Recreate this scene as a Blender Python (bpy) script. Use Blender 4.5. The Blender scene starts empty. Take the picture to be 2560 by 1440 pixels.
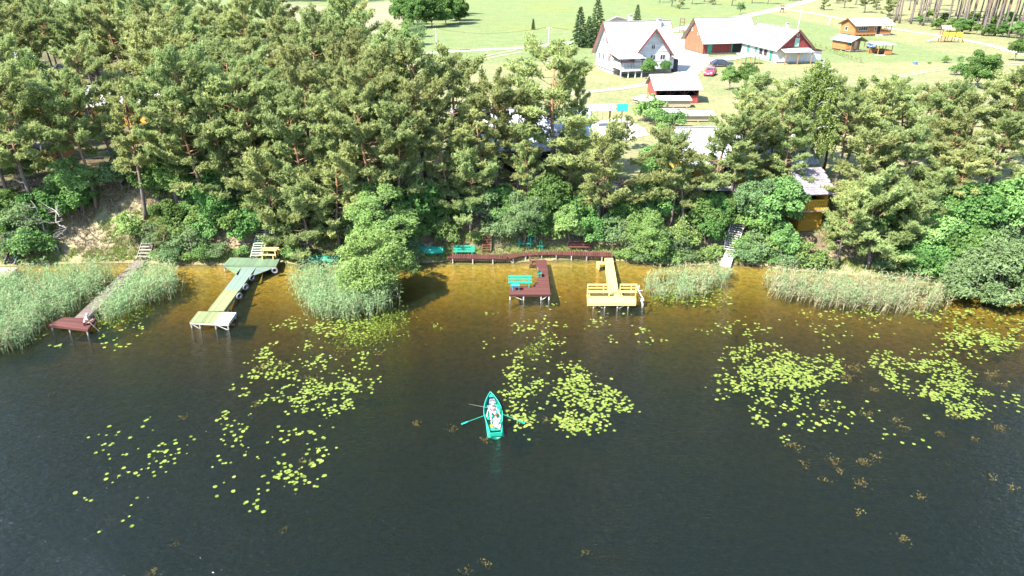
import bpy, math, random
import numpy as np
from mathutils import Vector, Matrix

random.seed(7)
RNG = np.random.default_rng(11)
SC = bpy.context.scene
COL = SC.collection

# ------------------------------------------------------------------ camera, sky, sun, exposure
FPX, PITCH, CAMH = 1707.0, math.radians(26.0), 25.7      # focal length in photo pixels, pitch below horizon, height over the lake
cam_data = bpy.data.cameras.new("camera")
cam_data.sensor_width = 36.0
cam_data.lens = 36.0 * FPX / 2560.0
cam_data.clip_start, cam_data.clip_end = 0.5, 6000.0
cam = bpy.data.objects.new("camera", cam_data)
COL.objects.link(cam)
cam.location = (0, 0, CAMH)
cam.rotation_euler = (math.radians(90) - PITCH, 0, 0)
SC.camera = cam

SUN_EL, SUN_AZ = math.radians(50), math.radians(-126)     # azimuth from +Y clockwise: sun stands behind the camera's left shoulder
world = bpy.data.worlds.new("World")
SC.world = world
world.use_nodes = True
wn = world.node_tree.nodes
sky = wn.new("ShaderNodeTexSky")
sky.sky_type = 'NISHITA'
sky.sun_disc = False
sky.sun_elevation, sky.sun_rotation = SUN_EL, SUN_AZ
sky.air_density, sky.dust_density, sky.ozone_density = 1.0, 0.25, 1.6
wn["Background"].inputs[1].default_value = 0.15
world.node_tree.links.new(sky.outputs[0], wn["Background"].inputs[0])

sun_data = bpy.data.lights.new("sun", 'SUN')
sun_data.energy, sun_data.angle, sun_data.color = 5.0, math.radians(0.53), (1.0, 0.96, 0.88)
sun = bpy.data.objects.new("sun", sun_data)
COL.objects.link(sun)
_sd = Vector((math.sin(SUN_AZ) * math.cos(SUN_EL), math.cos(SUN_AZ) * math.cos(SUN_EL), math.sin(SUN_EL)))
sun.rotation_euler = (-_sd).to_track_quat('-Z', 'Y').to_euler()

SC.view_settings.view_transform = 'Standard'
SC.view_settings.look = 'None'
SC.view_settings.exposure = 2.15
SC.view_settings.gamma = 1.0
SC.render.engine = 'CYCLES'
SC.cycles.max_bounces, SC.cycles.diffuse_bounces, SC.cycles.glossy_bounces = 7, 4, 2
SC.cycles.transmission_bounces, SC.cycles.transparent_max_bounces, SC.cycles.volume_bounces = 3, 8, 0
world.cycles.sampling_method, world.cycles.sample_map_resolution = 'MANUAL', 512
SC.cycles.use_denoising = True
SC.cycles.caustics_reflective = SC.cycles.caustics_refractive = False

# ------------------------------------------------------------------ geometry of the place
_c, _s = math.cos(PITCH), math.sin(PITCH)

def ray(px, py):
    a, b = (px - 1280) / FPX, (720 - py) / FPX
    return np.array([a, _c + b * _s, -_s + b * _c])

def PZ(px, py, z=0.0):
    d = ray(px, py)
    return np.array([0, 0, CAMH]) + d * ((z - CAMH) / d[2])

_shore_px = [(-700, 668), (-100, 664), (0, 664), (150, 658), (350, 656), (450, 661), (580, 660), (720, 657), (800, 662), (900, 668), (1000, 664),
             (1060, 656), (1130, 652), (1300, 654), (1400, 648), (1530, 648), (1600, 657), (1700, 663), (1790, 659), (1890, 661), (1960, 672),
             (2100, 683), (2250, 695), (2350, 712), (2450, 728), (2560, 735), (2700, 735), (3300, 730)]
_sw = np.array([PZ(x, y, 0.0)[:2] for x, y in _shore_px])

def shoreY(x):
    return np.interp(x, _sw[:, 0], _sw[:, 1])

_pd = [-400, -60, -34, -18, -10, -5, 0, 0.5, 1.3, 4.2, 7.0, 9.0, 14, 60, 2000]
_pz = [-6, -4.2, -2.9, -1.9, -1.15, -0.46, 0, 0.28, 0.58, 2.85, 5.0, 5.4, 5.4, 5.4, 5.4]

def hgt(x, y):
    x, y = np.asarray(x, float), np.asarray(y, float)
    d = y - shoreY(x)
    z = np.interp(d, _pd, _pz)
    w = np.clip((d - 1.5) / 4, 0, 1) * np.clip((11 - d) / 4, 0, 1)
    return z + w * (0.25 * np.sin(x * 0.55 + 1.3) + 0.14 * np.sin(x * 1.7 + y * 1.1))

def G(px, py):
    """where the line of sight through a photo pixel meets the ground"""
    d = ray(px, py)
    o = np.array([0, 0, CAMH])
    t = 20.0
    while t < 1500:
        p = o + d * t
        if p[2] <= float(hgt(p[0], p[1])):
            lo, hi = t - 0.5, t
            for _ in range(14):
                m = (lo + hi) / 2
                q = o + d * m
                if q[2] <= float(hgt(q[0], q[1])): hi = m
                else: lo = m
            return o + d * hi
        t += 0.5
    return o + d * t

# ------------------------------------------------------------------ materials
MATS = {}
ALB = 0.62        # scales these base colours down to offset the raised exposure

def nmat(name):
    m = bpy.data.materials.new(name)
    m.use_nodes = True
    nt = m.node_tree
    return m, nt, nt.nodes, nt.links, nt.nodes["Principled BSDF"]

def mat(name, col, rough=0.7, var=0.25, scale=3.0, bump=0.0, col2=None, spec=0.3, metallic=0.0, stretch=None, coords='Object', detail=5.0):
    """plain procedural material: base colour broken up with noise, optional second colour and relief"""
    if name in MATS: return MATS[name]
    col = tuple(v * ALB for v in col); col2 = col2 and tuple(v * ALB for v in col2)
    m, nt, N, L, b = nmat(name)
    tc = N.new("ShaderNodeTexCoord")
    mp = N.new("ShaderNodeMapping")
    L.new(tc.outputs[coords], mp.inputs[0])
    if stretch: mp.inputs[3].default_value = stretch
    nz = N.new("ShaderNodeTexNoise")
    nz.inputs["Scale"].default_value = scale
    nz.inputs["Detail"].default_value = detail
    nz.inputs["Roughness"].default_value = 0.65
    L.new(mp.outputs[0], nz.inputs["Vector"])
    rp = N.new("ShaderNodeValToRGB")
    c2 = col2 or tuple(min(1, v * (1 + var)) for v in col)
    c1 = col if col2 else tuple(v * (1 - var) for v in col)
    rp.color_ramp.elements[0].position, rp.color_ramp.elements[1].position = 0.32, 0.68
    rp.color_ramp.elements[0].color = (*c1, 1)
    rp.color_ramp.elements[1].color = (*c2, 1)
    L.new(nz.outputs[0], rp.inputs[0])
    oi = N.new("ShaderNodeObjectInfo")
    hs = N.new("ShaderNodeHueSaturation")
    mr = N.new("ShaderNodeMapRange")
    mr.inputs[3].default_value, mr.inputs[4].default_value = 1 - var * 0.6, 1 + var * 0.6
    L.new(oi.outputs["Random"], mr.inputs[0])
    L.new(mr.outputs[0], hs.inputs["Value"])
    L.new(rp.outputs[0], hs.inputs["Color"])
    L.new(hs.outputs[0], b.inputs["Base Color"])
    b.inputs["Roughness"].default_value = rough
    b.inputs["Specular IOR Level"].default_value = spec
    b.inputs["Metallic"].default_value = metallic
    if bump:
        bp = N.new("ShaderNodeBump")
        bp.inputs["Strength"].default_value = bump
        bp.inputs["Distance"].default_value = 0.03
        L.new(nz.outputs[0], bp.inputs["Height"])
        L.new(bp.outputs[0], b.inputs["Normal"])
    MATS[name] = m
    return m

def foliage(name, dark, light, trans=0.3, rnd=0.25, hue=0.02):
    """leaf or needle: colour runs dark..light along the per-vertex tint, shifted a little from plant to plant; thin leaves let light through"""
    if name in MATS: return MATS[name]
    m, nt, N, L, b = nmat(name)
    N.remove(b)
    at = N.new("ShaderNodeAttribute")
    at.attribute_name = "tint"
    rp = N.new("ShaderNodeValToRGB")
    rp.color_ramp.elements[0].color = (*dark, 1)
    rp.color_ramp.elements[1].color = (*light, 1)
    L.new(at.outputs["Fac"], rp.inputs[0])
    oi = N.new("ShaderNodeObjectInfo")
    hs = N.new("ShaderNodeHueSaturation")
    for sock, a, bb, mul in (("Value", 1 - rnd, 1 + rnd, 1.0), ("Hue", 0.5 - hue, 0.5 + hue, 7.31)):
        mm = N.new("ShaderNodeMath"); mm.operation = 'MULTIPLY'; mm.inputs[1].default_value = mul
        fr = N.new("ShaderNodeMath"); fr.operation = 'FRACT'
        mr = N.new("ShaderNodeMapRange")
        mr.inputs[3].default_value, mr.inputs[4].default_value = a, bb
        L.new(oi.outputs["Random"], mm.inputs[0]); L.new(mm.outputs[0], fr.inputs[0]); L.new(fr.outputs[0], mr.inputs[0])
        L.new(mr.outputs[0], hs.inputs[sock])
    L.new(rp.outputs[0], hs.inputs["Color"])
    df = N.new("ShaderNodeBsdfDiffuse")
    tr = N.new("ShaderNodeBsdfTranslucent")
    mx = N.new("ShaderNodeMixShader")
    mx.inputs[0].default_value = trans
    L.new(hs.outputs[0], df.inputs[0]); L.new(hs.outputs[0], tr.inputs[0])
    L.new(df.outputs[0], mx.inputs[1]); L.new(tr.outputs[0], mx.inputs[2])
    L.new(mx.outputs[0], N["Material Output"].inputs[0])
    MATS[name] = m
    return m

# ------------------------------------------------------------------ mesh helpers
def tag(o, label=None, cat=None, group=None, kind=None):
    if label: o["label"] = label
    if cat: o["category"] = cat
    if group: o["group"] = group
    if kind: o["kind"] = kind
    return o

def np_mesh(name, V, Fc, material=None, tint=None, smooth=False):
    """V (n,3); Fc (m,k) same-size faces as an array, or a list of faces"""
    me = bpy.data.meshes.new(name)
    V = np.asarray(V, np.float32)
    if isinstance(Fc, np.ndarray):
        m, k = Fc.shape
        me.vertices.add(len(V)); me.vertices.foreach_set("co", V.ravel())
        me.loops.add(m * k); me.loops.foreach_set("vertex_index", Fc.astype(np.int32).ravel())
        me.polygons.add(m); me.polygons.foreach_set("loop_start", np.arange(0, m * k, k, dtype=np.int32))
        me.update(calc_edges=True)
    else:
        me.from_pydata([tuple(map(float, v)) for v in V], [], [tuple(map(int, f)) for f in Fc])
        me.update()
    if tint is not None:
        a = me.attributes.new("tint", 'FLOAT', 'POINT')
        a.data.foreach_set("value", np.asarray(tint, np.float32))
    if smooth: me.polygons.foreach_set("use_smooth", np.ones(len(me.polygons), bool))
    if material: me.materials.append(material)
    return me

def obj(name, me, parent=None, loc=(0, 0, 0), rz=0.0, scale=None, rot=None):
    o = bpy.data.objects.new(name, me)
    COL.objects.link(o)
    o.location = tuple(map(float, loc))
    o.rotation_euler = rot if rot is not None else (0, 0, rz)
    if scale is not None: o.scale = scale
    if parent: o.parent = parent
    return o

def root(name, loc, rz=0.0, label=None, cat=None, group=None):
    return tag(obj(name, None, None, loc, rz), label, cat, group)

class MB:
    """collects boxes, beams, tubes and polygons and builds one mesh"""
    def __init__(s): s.v, s.f = [], []
    def quad(s, *pts):
        n = len(s.v); s.v += [tuple(map(float, p)) for p in pts]; s.f.append(tuple(range(n, n + len(pts)))); return s
    def hexa(s, p):
        n = len(s.v); s.v += [tuple(map(float, q)) for q in p]
        for f in ((3, 2, 1, 0), (4, 5, 6, 7), (0, 1, 5, 4), (1, 2, 6, 5), (2, 3, 7, 6), (3, 0, 4, 7)): s.f.append(tuple(n + i for i in f))
        return s
    def box(s, x0, x1, y0, y1, z0, z1):
        return s.hexa([(x0, y0, z0), (x1, y0, z0), (x1, y1, z0), (x0, y1, z0), (x0, y0, z1), (x1, y0, z1), (x1, y1, z1), (x0, y1, z1)])
    def slab(s, pts, t, up=None):
        """polygon pts thickened downwards by t (or along up)"""
        pts = [Vector(p) for p in pts]; d = Vector(up) if up is not None else Vector((0, 0, -t))
        n = len(s.v); k = len(pts)
        s.v += [tuple(p) for p in pts] + [tuple(p + d) for p in pts]
        s.f.append(tuple(range(n, n + k))); s.f.append(tuple(range(n + 2 * k - 1, n + k - 1, -1)))
        for i in range(k):
            j = (i + 1) % k; s.f.append((n + j, n + i, n + k + i, n + k + j))
        return s
    def beam(s, a, b, w, h=None):
        a, b = Vector(tuple(map(float, a))), Vector(tuple(map(float, b))); h = h or w
        d = (b - a).normalized(); up = Vector((0, 0, 1)) if abs(d.z) < 0.95 else Vector((1, 0, 0))
        sd = d.cross(up).normalized(); u = sd.cross(d).normalized()
        P = []
        for q in (a, b):
            P += [q - sd * w / 2 - u * h / 2, q + sd * w / 2 - u * h / 2, q + sd * w / 2 + u * h / 2, q - sd * w / 2 + u * h / 2]
        return s.hexa([P[0], P[1], P[5], P[4], P[3], P[2], P[6], P[7]])
    def tube(s, pts, rad, n=6, cap=True):
        pts = [Vector(tuple(map(float, p))) for p in pts]
        if not hasattr(rad, '__len__'): rad = [rad] * len(pts)
        b0 = len(s.v)
        for i, p in enumerate(pts):
            d = (pts[min(i + 1, len(pts) - 1)] - pts[max(i - 1, 0)]).normalized()
            up = Vector((0, 0, 1)) if abs(d.z) < 0.9 else Vector((1, 0, 0))
            sd = d.cross(up).normalized(); u = sd.cross(d)
            for k in range(n):
                a = 2 * math.pi * k / n
                s.v.append(tuple(p + (sd * math.cos(a) + u * math.sin(a)) * rad[i]))
        for i in range(len(pts) - 1):
            for k in range(n):
                k2 = (k + 1) % n
                s.f.append((b0 + i * n + k, b0 + i * n + k2, b0 + (i + 1) * n + k2, b0 + (i + 1) * n + k))
        if cap:
            s.f.append(tuple(b0 + k for k in range(n - 1, -1, -1))); e = b0 + (len(pts) - 1) * n
            s.f.append(tuple(e + k for k in range(n)))
        return s
    def mesh(s, name, m, smooth=False): return np_mesh(name, s.v, s.f, m, smooth=smooth)
    def build(s, name, m, parent=None, loc=(0, 0, 0), rz=0.0, smooth=False): return obj(name, s.mesh(name, m, smooth), parent, loc, rz)

_unit = {}
def unit_box(m, name="plank"):
    """unit cube mesh, one per material, shared by every plank of that material"""
    k = (m.name, name)
    if k not in _unit: _unit[k] = MB().box(-.5, .5, -.5, .5, -.5, .5).mesh(name, m)
    return _unit[k]

def plank(name, m, parent, a, b, w, t, base):
    """a board from a to b (world points on its upper face), width w, thickness t"""
    a, b = np.array(a, float), np.array(b, float)
    d = b - a; ln = float(np.linalg.norm(d)); mid = (a + b) / 2 - np.array(base, float)
    q = Vector(d / ln).to_track_quat('X', 'Z')
    o = bpy.data.objects.new(name, unit_box(m, name)); COL.objects.link(o)
    o.rotation_euler = q.to_euler()
    o.location = Vector(mid) - q @ Vector((0, 0, t / 2))
    o.scale = (ln, w, t)
    o.parent = parent
    return o

# ------------------------------------------------------------------ ground
def inpoly(x, y, poly):
    x, y = np.asarray(x, float), np.asarray(y, float)
    r = np.zeros(x.shape, bool)
    n = len(poly)
    for i in range(n):
        (x1, y1), (x2, y2) = poly[i], poly[(i + 1) % n]
        if y1 == y2: continue
        r ^= ((y1 > y) != (y2 > y)) & (x < (x2 - x1) * (y - y1) / (y2 - y1) + x1)
    return r

def fnoise(x, y, sc, seed=0):
    r = np.random.default_rng(seed)
    v = np.zeros(np.shape(x))
    for k in range(5):
        a, b, p = r.uniform(-1, 1), r.uniform(-1, 1), r.uniform(0, 6.28)
        v = v + np.sin((x * a + y * b) * sc * (1 + k * 0.7) + p + 1.5 * np.sin((x * b - y * a) * sc * 0.8 + p))
    return v / 5

def gpoly(pts): return [tuple(G(px, py)[:2]) for px, py in pts]

straw_field = gpoly([(700, 8), (860, 20), (985, 0), (1012, 60), (985, 110), (900, 135), (760, 110), (690, 60)])
meadow = gpoly([(1010, 0.5), (1080, 80), (1100, 125), (1330, 116), (1450, 95), (1700, 70), (1880, 32), (2000, 0.5)])
court = gpoly([(1380, 420), (1408, 365), (1450, 328), (1500, 303), (1560, 296), (1602, 318), (1628, 336), (1560, 352), (1510, 385), (1440, 440)])
bare_left = gpoly([(150, 640), (140, 590), (220, 560), (300, 505), (345, 470), (375, 520), (350, 560), (330, 600), (360, 640)])
wood_left = gpoly([(-600, 655), (-600, 80), (300, 140), (640, 150), (780, 215), (960, 265), (1010, 300), (1010, 520), (1000, 655)])
court_dirt = gpoly([(1510, 640), (1490, 585), (1560, 560), (1640, 560), (1680, 600), (1780, 600), (1800, 650), (1700, 655)])

xs = np.concatenate([[-2500, -1200, -700, -450, -320, -250, -200], np.arange(-160, -60, 3.5), np.arange(-60, 60, 0.6), np.arange(60, 165, 3.5), [170, 200, 250, 320, 450, 700, 1200, 2500]])
ys = np.concatenate([[-300, -150, -80, -40, -10, 10], np.arange(20, 48, 1.5), np.arange(48, 72, 0.4), np.arange(72, 130, 1.2), np.arange(130, 330, 3.0), [340, 360, 390, 430, 480, 560, 700, 1000, 1600, 3000]])
XX, YY = np.meshgrid(xs, ys)
ZZ = hgt(XX, YY)
nx, ny = len(xs), len(ys)
DD = YY - shoreY(XX)
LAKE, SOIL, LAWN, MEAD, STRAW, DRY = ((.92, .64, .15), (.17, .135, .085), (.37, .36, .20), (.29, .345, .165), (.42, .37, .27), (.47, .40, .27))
CC = np.zeros((ny, nx, 3))
n1, n2, n3 = fnoise(XX, YY, .5, 1), fnoise(XX, YY, .11, 2), fnoise(XX, YY, 1.6, 3)
def put(mask, col):
    mm = np.clip(mask, 0, 1)[..., None]
    CC[:] = CC * (1 - mm) + np.array(col) * mm
put(np.ones_like(XX), LAWN)
put(np.clip(n2 * 1.2 + n1 * .35 + .12, 0, .85), (.46, .40, .225))
put((YY > 150) & (XX < 100), MEAD)
put(inpoly(XX, YY, meadow) * 1.0, MEAD)
put(inpoly(XX, YY, meadow) * np.clip(n2 * 1.3, 0, .7), (.33, .35, .12))
put((YY > 400) * .5, (.36, .36, .16))
put(inpoly(XX, YY, straw_field) * 1.0, STRAW)
put(inpoly(XX, YY, wood_left) * np.clip(.75 + n1 * .5, 0, 1), SOIL)
put((DD < 9) * 1.0, SOIL)
put((DD < 9) * np.clip(n3 * .5 + n1 * .5 + .35, 0, .9), DRY)
put(inpoly(XX, YY, bare_left) * np.clip(.9 + .3 * n3, 0, 1), DRY)
put(inpoly(XX, YY, court_dirt) * np.clip(.55 + .5 * n3, 0, 1), (.42, .34, .22))
put(np.clip((.75 - DD) / .5, 0, 1) * np.clip(.55 + .5 * n1 + .4 * n3, .15, 1), (.36, .29, .17))
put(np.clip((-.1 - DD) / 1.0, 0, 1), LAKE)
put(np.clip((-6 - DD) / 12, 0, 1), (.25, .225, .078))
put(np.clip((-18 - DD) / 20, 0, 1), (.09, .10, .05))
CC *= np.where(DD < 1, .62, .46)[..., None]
idx = np.arange(nx * ny).reshape(ny, nx)
gf = np.stack([idx[:-1, :-1], idx[:-1, 1:], idx[1:, 1:], idx[1:, :-1]], -1).reshape(-1, 4)
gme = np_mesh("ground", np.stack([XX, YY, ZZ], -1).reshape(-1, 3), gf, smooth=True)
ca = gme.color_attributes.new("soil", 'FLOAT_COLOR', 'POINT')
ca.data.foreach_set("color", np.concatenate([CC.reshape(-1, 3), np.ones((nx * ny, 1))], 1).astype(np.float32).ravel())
gm, nt, N, L, b = nmat("ground_cover")
at = N.new("ShaderNodeAttribute"); at.attribute_name = "soil"
geo = N.new("ShaderNodeNewGeometry")
def noise_node(sc, det=6, rough=.65):
    n = N.new("ShaderNodeTexNoise"); n.inputs["Scale"].default_value = sc; n.inputs["Detail"].default_value = det
    n.inputs["Roughness"].default_value = rough; L.new(geo.outputs["Position"], n.inputs["Vector"]); return n
na, nb = noise_node(2.3, 8, .72), noise_node(.22)
mx = N.new("ShaderNodeMix"); mx.data_type = 'RGBA'; mx.blend_type = 'MULTIPLY'; mx.inputs[0].default_value = 1.0
rp = N.new("ShaderNodeValToRGB")
rp.color_ramp.elements[0].position, rp.color_ramp.elements[1].position = .3, .72
rp.color_ramp.elements[0].color, rp.color_ramp.elements[1].color = (.52, .58, .5, 1), (1.3, 1.25, 1.15, 1)
L.new(na.outputs[0], rp.inputs[0]); L.new(at.outputs["Color"], mx.inputs[6]); L.new(rp.outputs[0], mx.inputs[7])
mx2 = N.new("ShaderNodeMix"); mx2.data_type = 'RGBA'; mx2.blend_type = 'MULTIPLY'; mx2.inputs[0].default_value = 1.0
rp2 = N.new("ShaderNodeValToRGB")
rp2.color_ramp.elements[0].position, rp2.color_ramp.elements[1].position = .35, .65
rp2.color_ramp.elements[0].color, rp2.color_ramp.elements[1].color = (.84, .95, .8, 1), (1.12, 1.03, 1.05, 1)
L.new(nb.outputs[0], rp2.inputs[0]); L.new(mx.outputs[2], mx2.inputs[6]); L.new(rp2.outputs[0], mx2.inputs[7])
L.new(mx2.outputs[2], b.inputs["Base Color"])
b.inputs["Roughness"].default_value = 1.0; b.inputs["Specular IOR Level"].default_value = 0.05
bp = N.new("ShaderNodeBump"); bp.inputs["Strength"].default_value = .8; bp.inputs["Distance"].default_value = .12
L.new(na.outputs[0], bp.inputs["Height"]); L.new(bp.outputs[0], b.inputs["Normal"])
gme.materials.append(gm)
tag(obj("ground", gme), "lakeside ground rising from the shore to pale lawn and meadow", None, None, "structure")

# ------------------------------------------------------------------ lake
wm, nt, N, L, b = nmat("lake_water")
N.remove(b)
geo = N.new("ShaderNodeNewGeometry")
def wave(sc, stretch, rot, det=3.0, rough=.55):
    mp = N.new("ShaderNodeMapping"); mp.inputs[2].default_value = (0, 0, rot); mp.inputs[3].default_value = stretch
    n = N.new("ShaderNodeTexNoise"); n.inputs["Scale"].default_value = sc; n.inputs["Detail"].default_value = det; n.inputs["Roughness"].default_value = rough
    L.new(geo.outputs["Position"], mp.inputs[0]); L.new(mp.outputs[0], n.inputs["Vector"]); return n
w1, w2, w3 = wave(2.3, (1, 2.6, 1), math.radians(22), 3, .6), wave(.28, (1, 2.2, 1), math.radians(12), 2), wave(.055, (1, 1.6, 1), .3, 2)
def bump(h, dist, prev=None, st=1.0):
    q = N.new("ShaderNodeBump"); q.inputs["Strength"].default_value = st; q.inputs["Distance"].default_value = dist
    L.new(h.outputs[0], q.inputs["Height"])
    if prev: L.new(prev.outputs[0], q.inputs["Normal"])
    return q
b1 = bump(w2, .10); b2 = bump(w1, .10, b1)
fr = N.new("ShaderNodeFresnel"); fr.inputs[0].default_value = 1.333; L.new(b2.outputs[0], fr.inputs[1])
gl = N.new("ShaderNodeBsdfGlossy"); gl.inputs["Roughness"].default_value = .04; L.new(b2.outputs[0], gl.inputs["Normal"])
tp = N.new("ShaderNodeBsdfTransparent"); tp.inputs[0].default_value = (.97, .98, .97, 1)
df = N.new("ShaderNodeBsdfDiffuse"); df.inputs[0].default_value = (.0105, .0175, .0105, 1); L.new(b2.outputs[0], df.inputs["Normal"])
m1 = N.new("ShaderNodeMixShader"); m1.inputs[0].default_value = .30
m2 = N.new("ShaderNodeMixShader")
L.new(tp.outputs[0], m1.inputs[1]); L.new(df.outputs[0], m1.inputs[2])
L.new(fr.outputs[0], m2.inputs[0]); L.new(m1.outputs[0], m2.inputs[1]); L.new(gl.outputs[0], m2.inputs[2])
L.new(m2.outputs[0], N["Material Output"].inputs[0])
va = N.new("ShaderNodeVolumeAbsorption"); va.inputs[0].default_value = (.60, .52, .02, 1); va.inputs[1].default_value = 1.05
L.new(va.outputs[0], N["Material Output"].inputs[1])
wtr = MB().box(-900, 900, -300, 66, -8, 0).build("water", wm)
tag(wtr, "dark rippled lake water, amber over the sandy shallows", None, None, "structure")

# ------------------------------------------------------------------ tracks and sand
def strip(name, pts, widths, m, lift, label, dens=1.2):
    """a track draped on the ground along photo points pts"""
    W = [np.array(G(*p)) for p in pts]
    P, Wd = [], []
    for i in range(len(W) - 1):
        n = max(2, int(np.linalg.norm(W[i + 1] - W[i]) / dens))
        for k in range(n):
            t = k / n
            t2 = t
            P.append(W[i] * (1 - t2) + W[i + 1] * t2); Wd.append(widths[i] * (1 - t) + widths[i + 1] * t)
    P.append(W[-1]); Wd.append(widths[-1])
    P = np.array(P)
    for _ in range(8): P[1:-1] = (P[:-2] + 2 * P[1:-1] + P[2:]) / 4
    T = np.gradient(P[:, :2], axis=0); T /= np.linalg.norm(T, axis=1)[:, None]
    Nn = np.stack([-T[:, 1], T[:, 0]], 1)
    V, Fs = [], []
    for i in range(len(P)):
        for k, s in enumerate((-1, -.4, .4, 1)):
            j = s * Wd[i] * .5 * (1 + (.12 * math.sin(i * 1.7 + k * 2) if abs(s) == 1 else 0))
            q = P[i, :2] + Nn[i] * j
            V.append((q[0], q[1], float(hgt(q[0], q[1])) + lift))
    for i in range(len(P) - 1):
        for k in range(3):
            a = i * 4 + k; Fs.append((a, a + 4, a + 5, a + 1))
    return tag(obj(name, np_mesh(name, V, Fs, m)), label, None, None, "structure")

m_road = mat("dusty_road", (.52, .46, .36), 1, .12, 1.2, .3, (.62, .57, .47), .05)
m_sand = mat("white_sand", (.60, .55, .47), 1, .1, 1.5, .3, (.72, .68, .62), .05)
m_rut = mat("worn_rut", (.40, .36, .22), 1, .12, .8, .2, (.48, .44, .28), .05)
strip("dirt_road", [(900, 140), (1015, 136), (1130, 129), (1330, 118), (1430, 106), (1560, 92), (1690, 76), (1760, 57), (1850, 43), (1940, 24), (2020, 3), (2060, -12)],
      [2.6, 3, 3, 3.2, 3, 3, 5, 5, 5, 5, 5, 5], m_road, .05, "pale dirt road crossing the meadow behind the white house")
strip("gravel_path", [(1960, 22), (2030, 33), (2110, 48), (2240, 74), (2370, 92), (2470, 112), (2570, 140), (2700, 170)], [2.2] * 8, m_road, .06, "narrow white path along the edge of the pine wood")
strip("yard_drive", [(1688, 84), (1700, 105), (1716, 130), (1722, 155), (1722, 185)], [6, 7, 9, 9, 3.5], m_road, .07, "white dusty yard drive between the house and the barn")
strip("yard_drive", [(1700, 150), (1790, 150), (1850, 142)], [7, 5, 4], m_road, .09, "dusty apron in front of the barn doors")
strip("path", [(1710, 180), (1640, 205), (1560, 222), (1480, 228), (1380, 240)], [2.5, 2.2, 2, 2, 2], m_rut, .05, "worn path running past the red shed")
for k, off in enumerate((0, 5)):
    strip("wheel_rut", [(1290 + off * 3, 125 + off), (1240 + off * 2, 134 + off), (1190 + off, 147 + off), (1150, 165 + off)], [.7] * 4, m_rut, .05, ["upper", "lower"][k] + " wheel rut curving off the dirt road into the lawn")
    strip("wheel_rut", [(2080, 208 - off), (2200, 203 - off), (2330, 178 - off), (2470, 165 - off), (2600, 160 - off)], [.6] * 5, m_rut, .05, ["near", "far"][k] + " wheel rut across the lawn beside the fruit trees")
cp = np.array(court)
cc = cp.mean(0)
ring = []
for i in range(len(cp)):
    a, c2 = cp[i], cp[(i + 1) % len(cp)]
    for t in (0, .25, .5, .75):
        q = a * (1 - t) + c2 * t
        ring.append(q + RNG.normal(0, .12, 2))
V = [(cc[0], cc[1], float(hgt(*cc)) + .05)] + [(q[0], q[1], float(hgt(*q)) + .05) for q in ring]
tag(obj("sand_court", np_mesh("sand_court", V, [(0, i + 1, (i + 1) % len(ring) + 1) for i in range(len(ring))], m_sand)), "white sand play court beneath the pines", None, None, "structure")

# ------------------------------------------------------------------ plants: generators
def unit(v): return v / np.maximum(np.linalg.norm(v, axis=-1, keepdims=True), 1e-9)

def blades(r, C, D, ln, w, n, spread, tint, leaf=False, lift=None):
    """n small blades at each centre C, pointing near direction D; leaf=True gives diamond leaves, else needle wedges;
    with lift the blades lie like shingles on the clump surface whose outward direction is D, tips raised by lift"""
    C = np.repeat(C, n, 0); D = np.repeat(D, n, 0); T = np.repeat(tint, n)
    k = len(C)
    if lift is None:
        ax = unit(D + r.normal(0, spread, (k, 3)))
        sd = unit(np.cross(ax, r.normal(0, 1, (k, 3))))
    else:
        ax = unit(unit(np.cross(D, r.normal(0, 1, (k, 3)))) + D * (lift + r.normal(0, .3, (k, 1))))
        sd = unit(np.cross(ax, D + r.normal(0, spread, (k, 3))))
    l = (ln * r.uniform(.65, 1.35, k))[:, None]; ww = (w * r.uniform(.7, 1.3, k))[:, None] / 2
    T = np.clip(T + r.normal(0, .13, k), 0, 1)
    if leaf:
        V = np.stack([C, C + ax * l * .5 + sd * ww, C + ax * l, C + ax * l * .5 - sd * ww], 1)
        F = np.arange(k * 4).reshape(k, 4); T = np.repeat(T, 4)
    else:
        V = np.stack([C - sd * ww, C + sd * ww, C + ax * l], 1)
        F = np.arange(k * 3).reshape(k, 3); T = np.repeat(T, 3)
    return V.reshape(-1, 3), F, T

def shell(r, c, rad, n, low=-.35):
    """n points on an ellipsoid shell, few on its underside, with outward directions"""
    u = unit(r.normal(0, 1, (int(n * 1.6) + 4, 3)))
    u = u[u[:, 2] > low][:n]
    rr = r.uniform(.55, 1.06, (len(u), 1)) ** .6
    P = c + u * rr * rad
    D = unit(u / rad)
    return P, D

def merge(parts):
    V, F, T, o = [], [], [], 0
    for v, f, t in parts:
        V.append(v); F.append(f + o); T.append(t); o += len(v)
    return np.concatenate(V), np.concatenate(F), np.concatenate(T)

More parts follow.
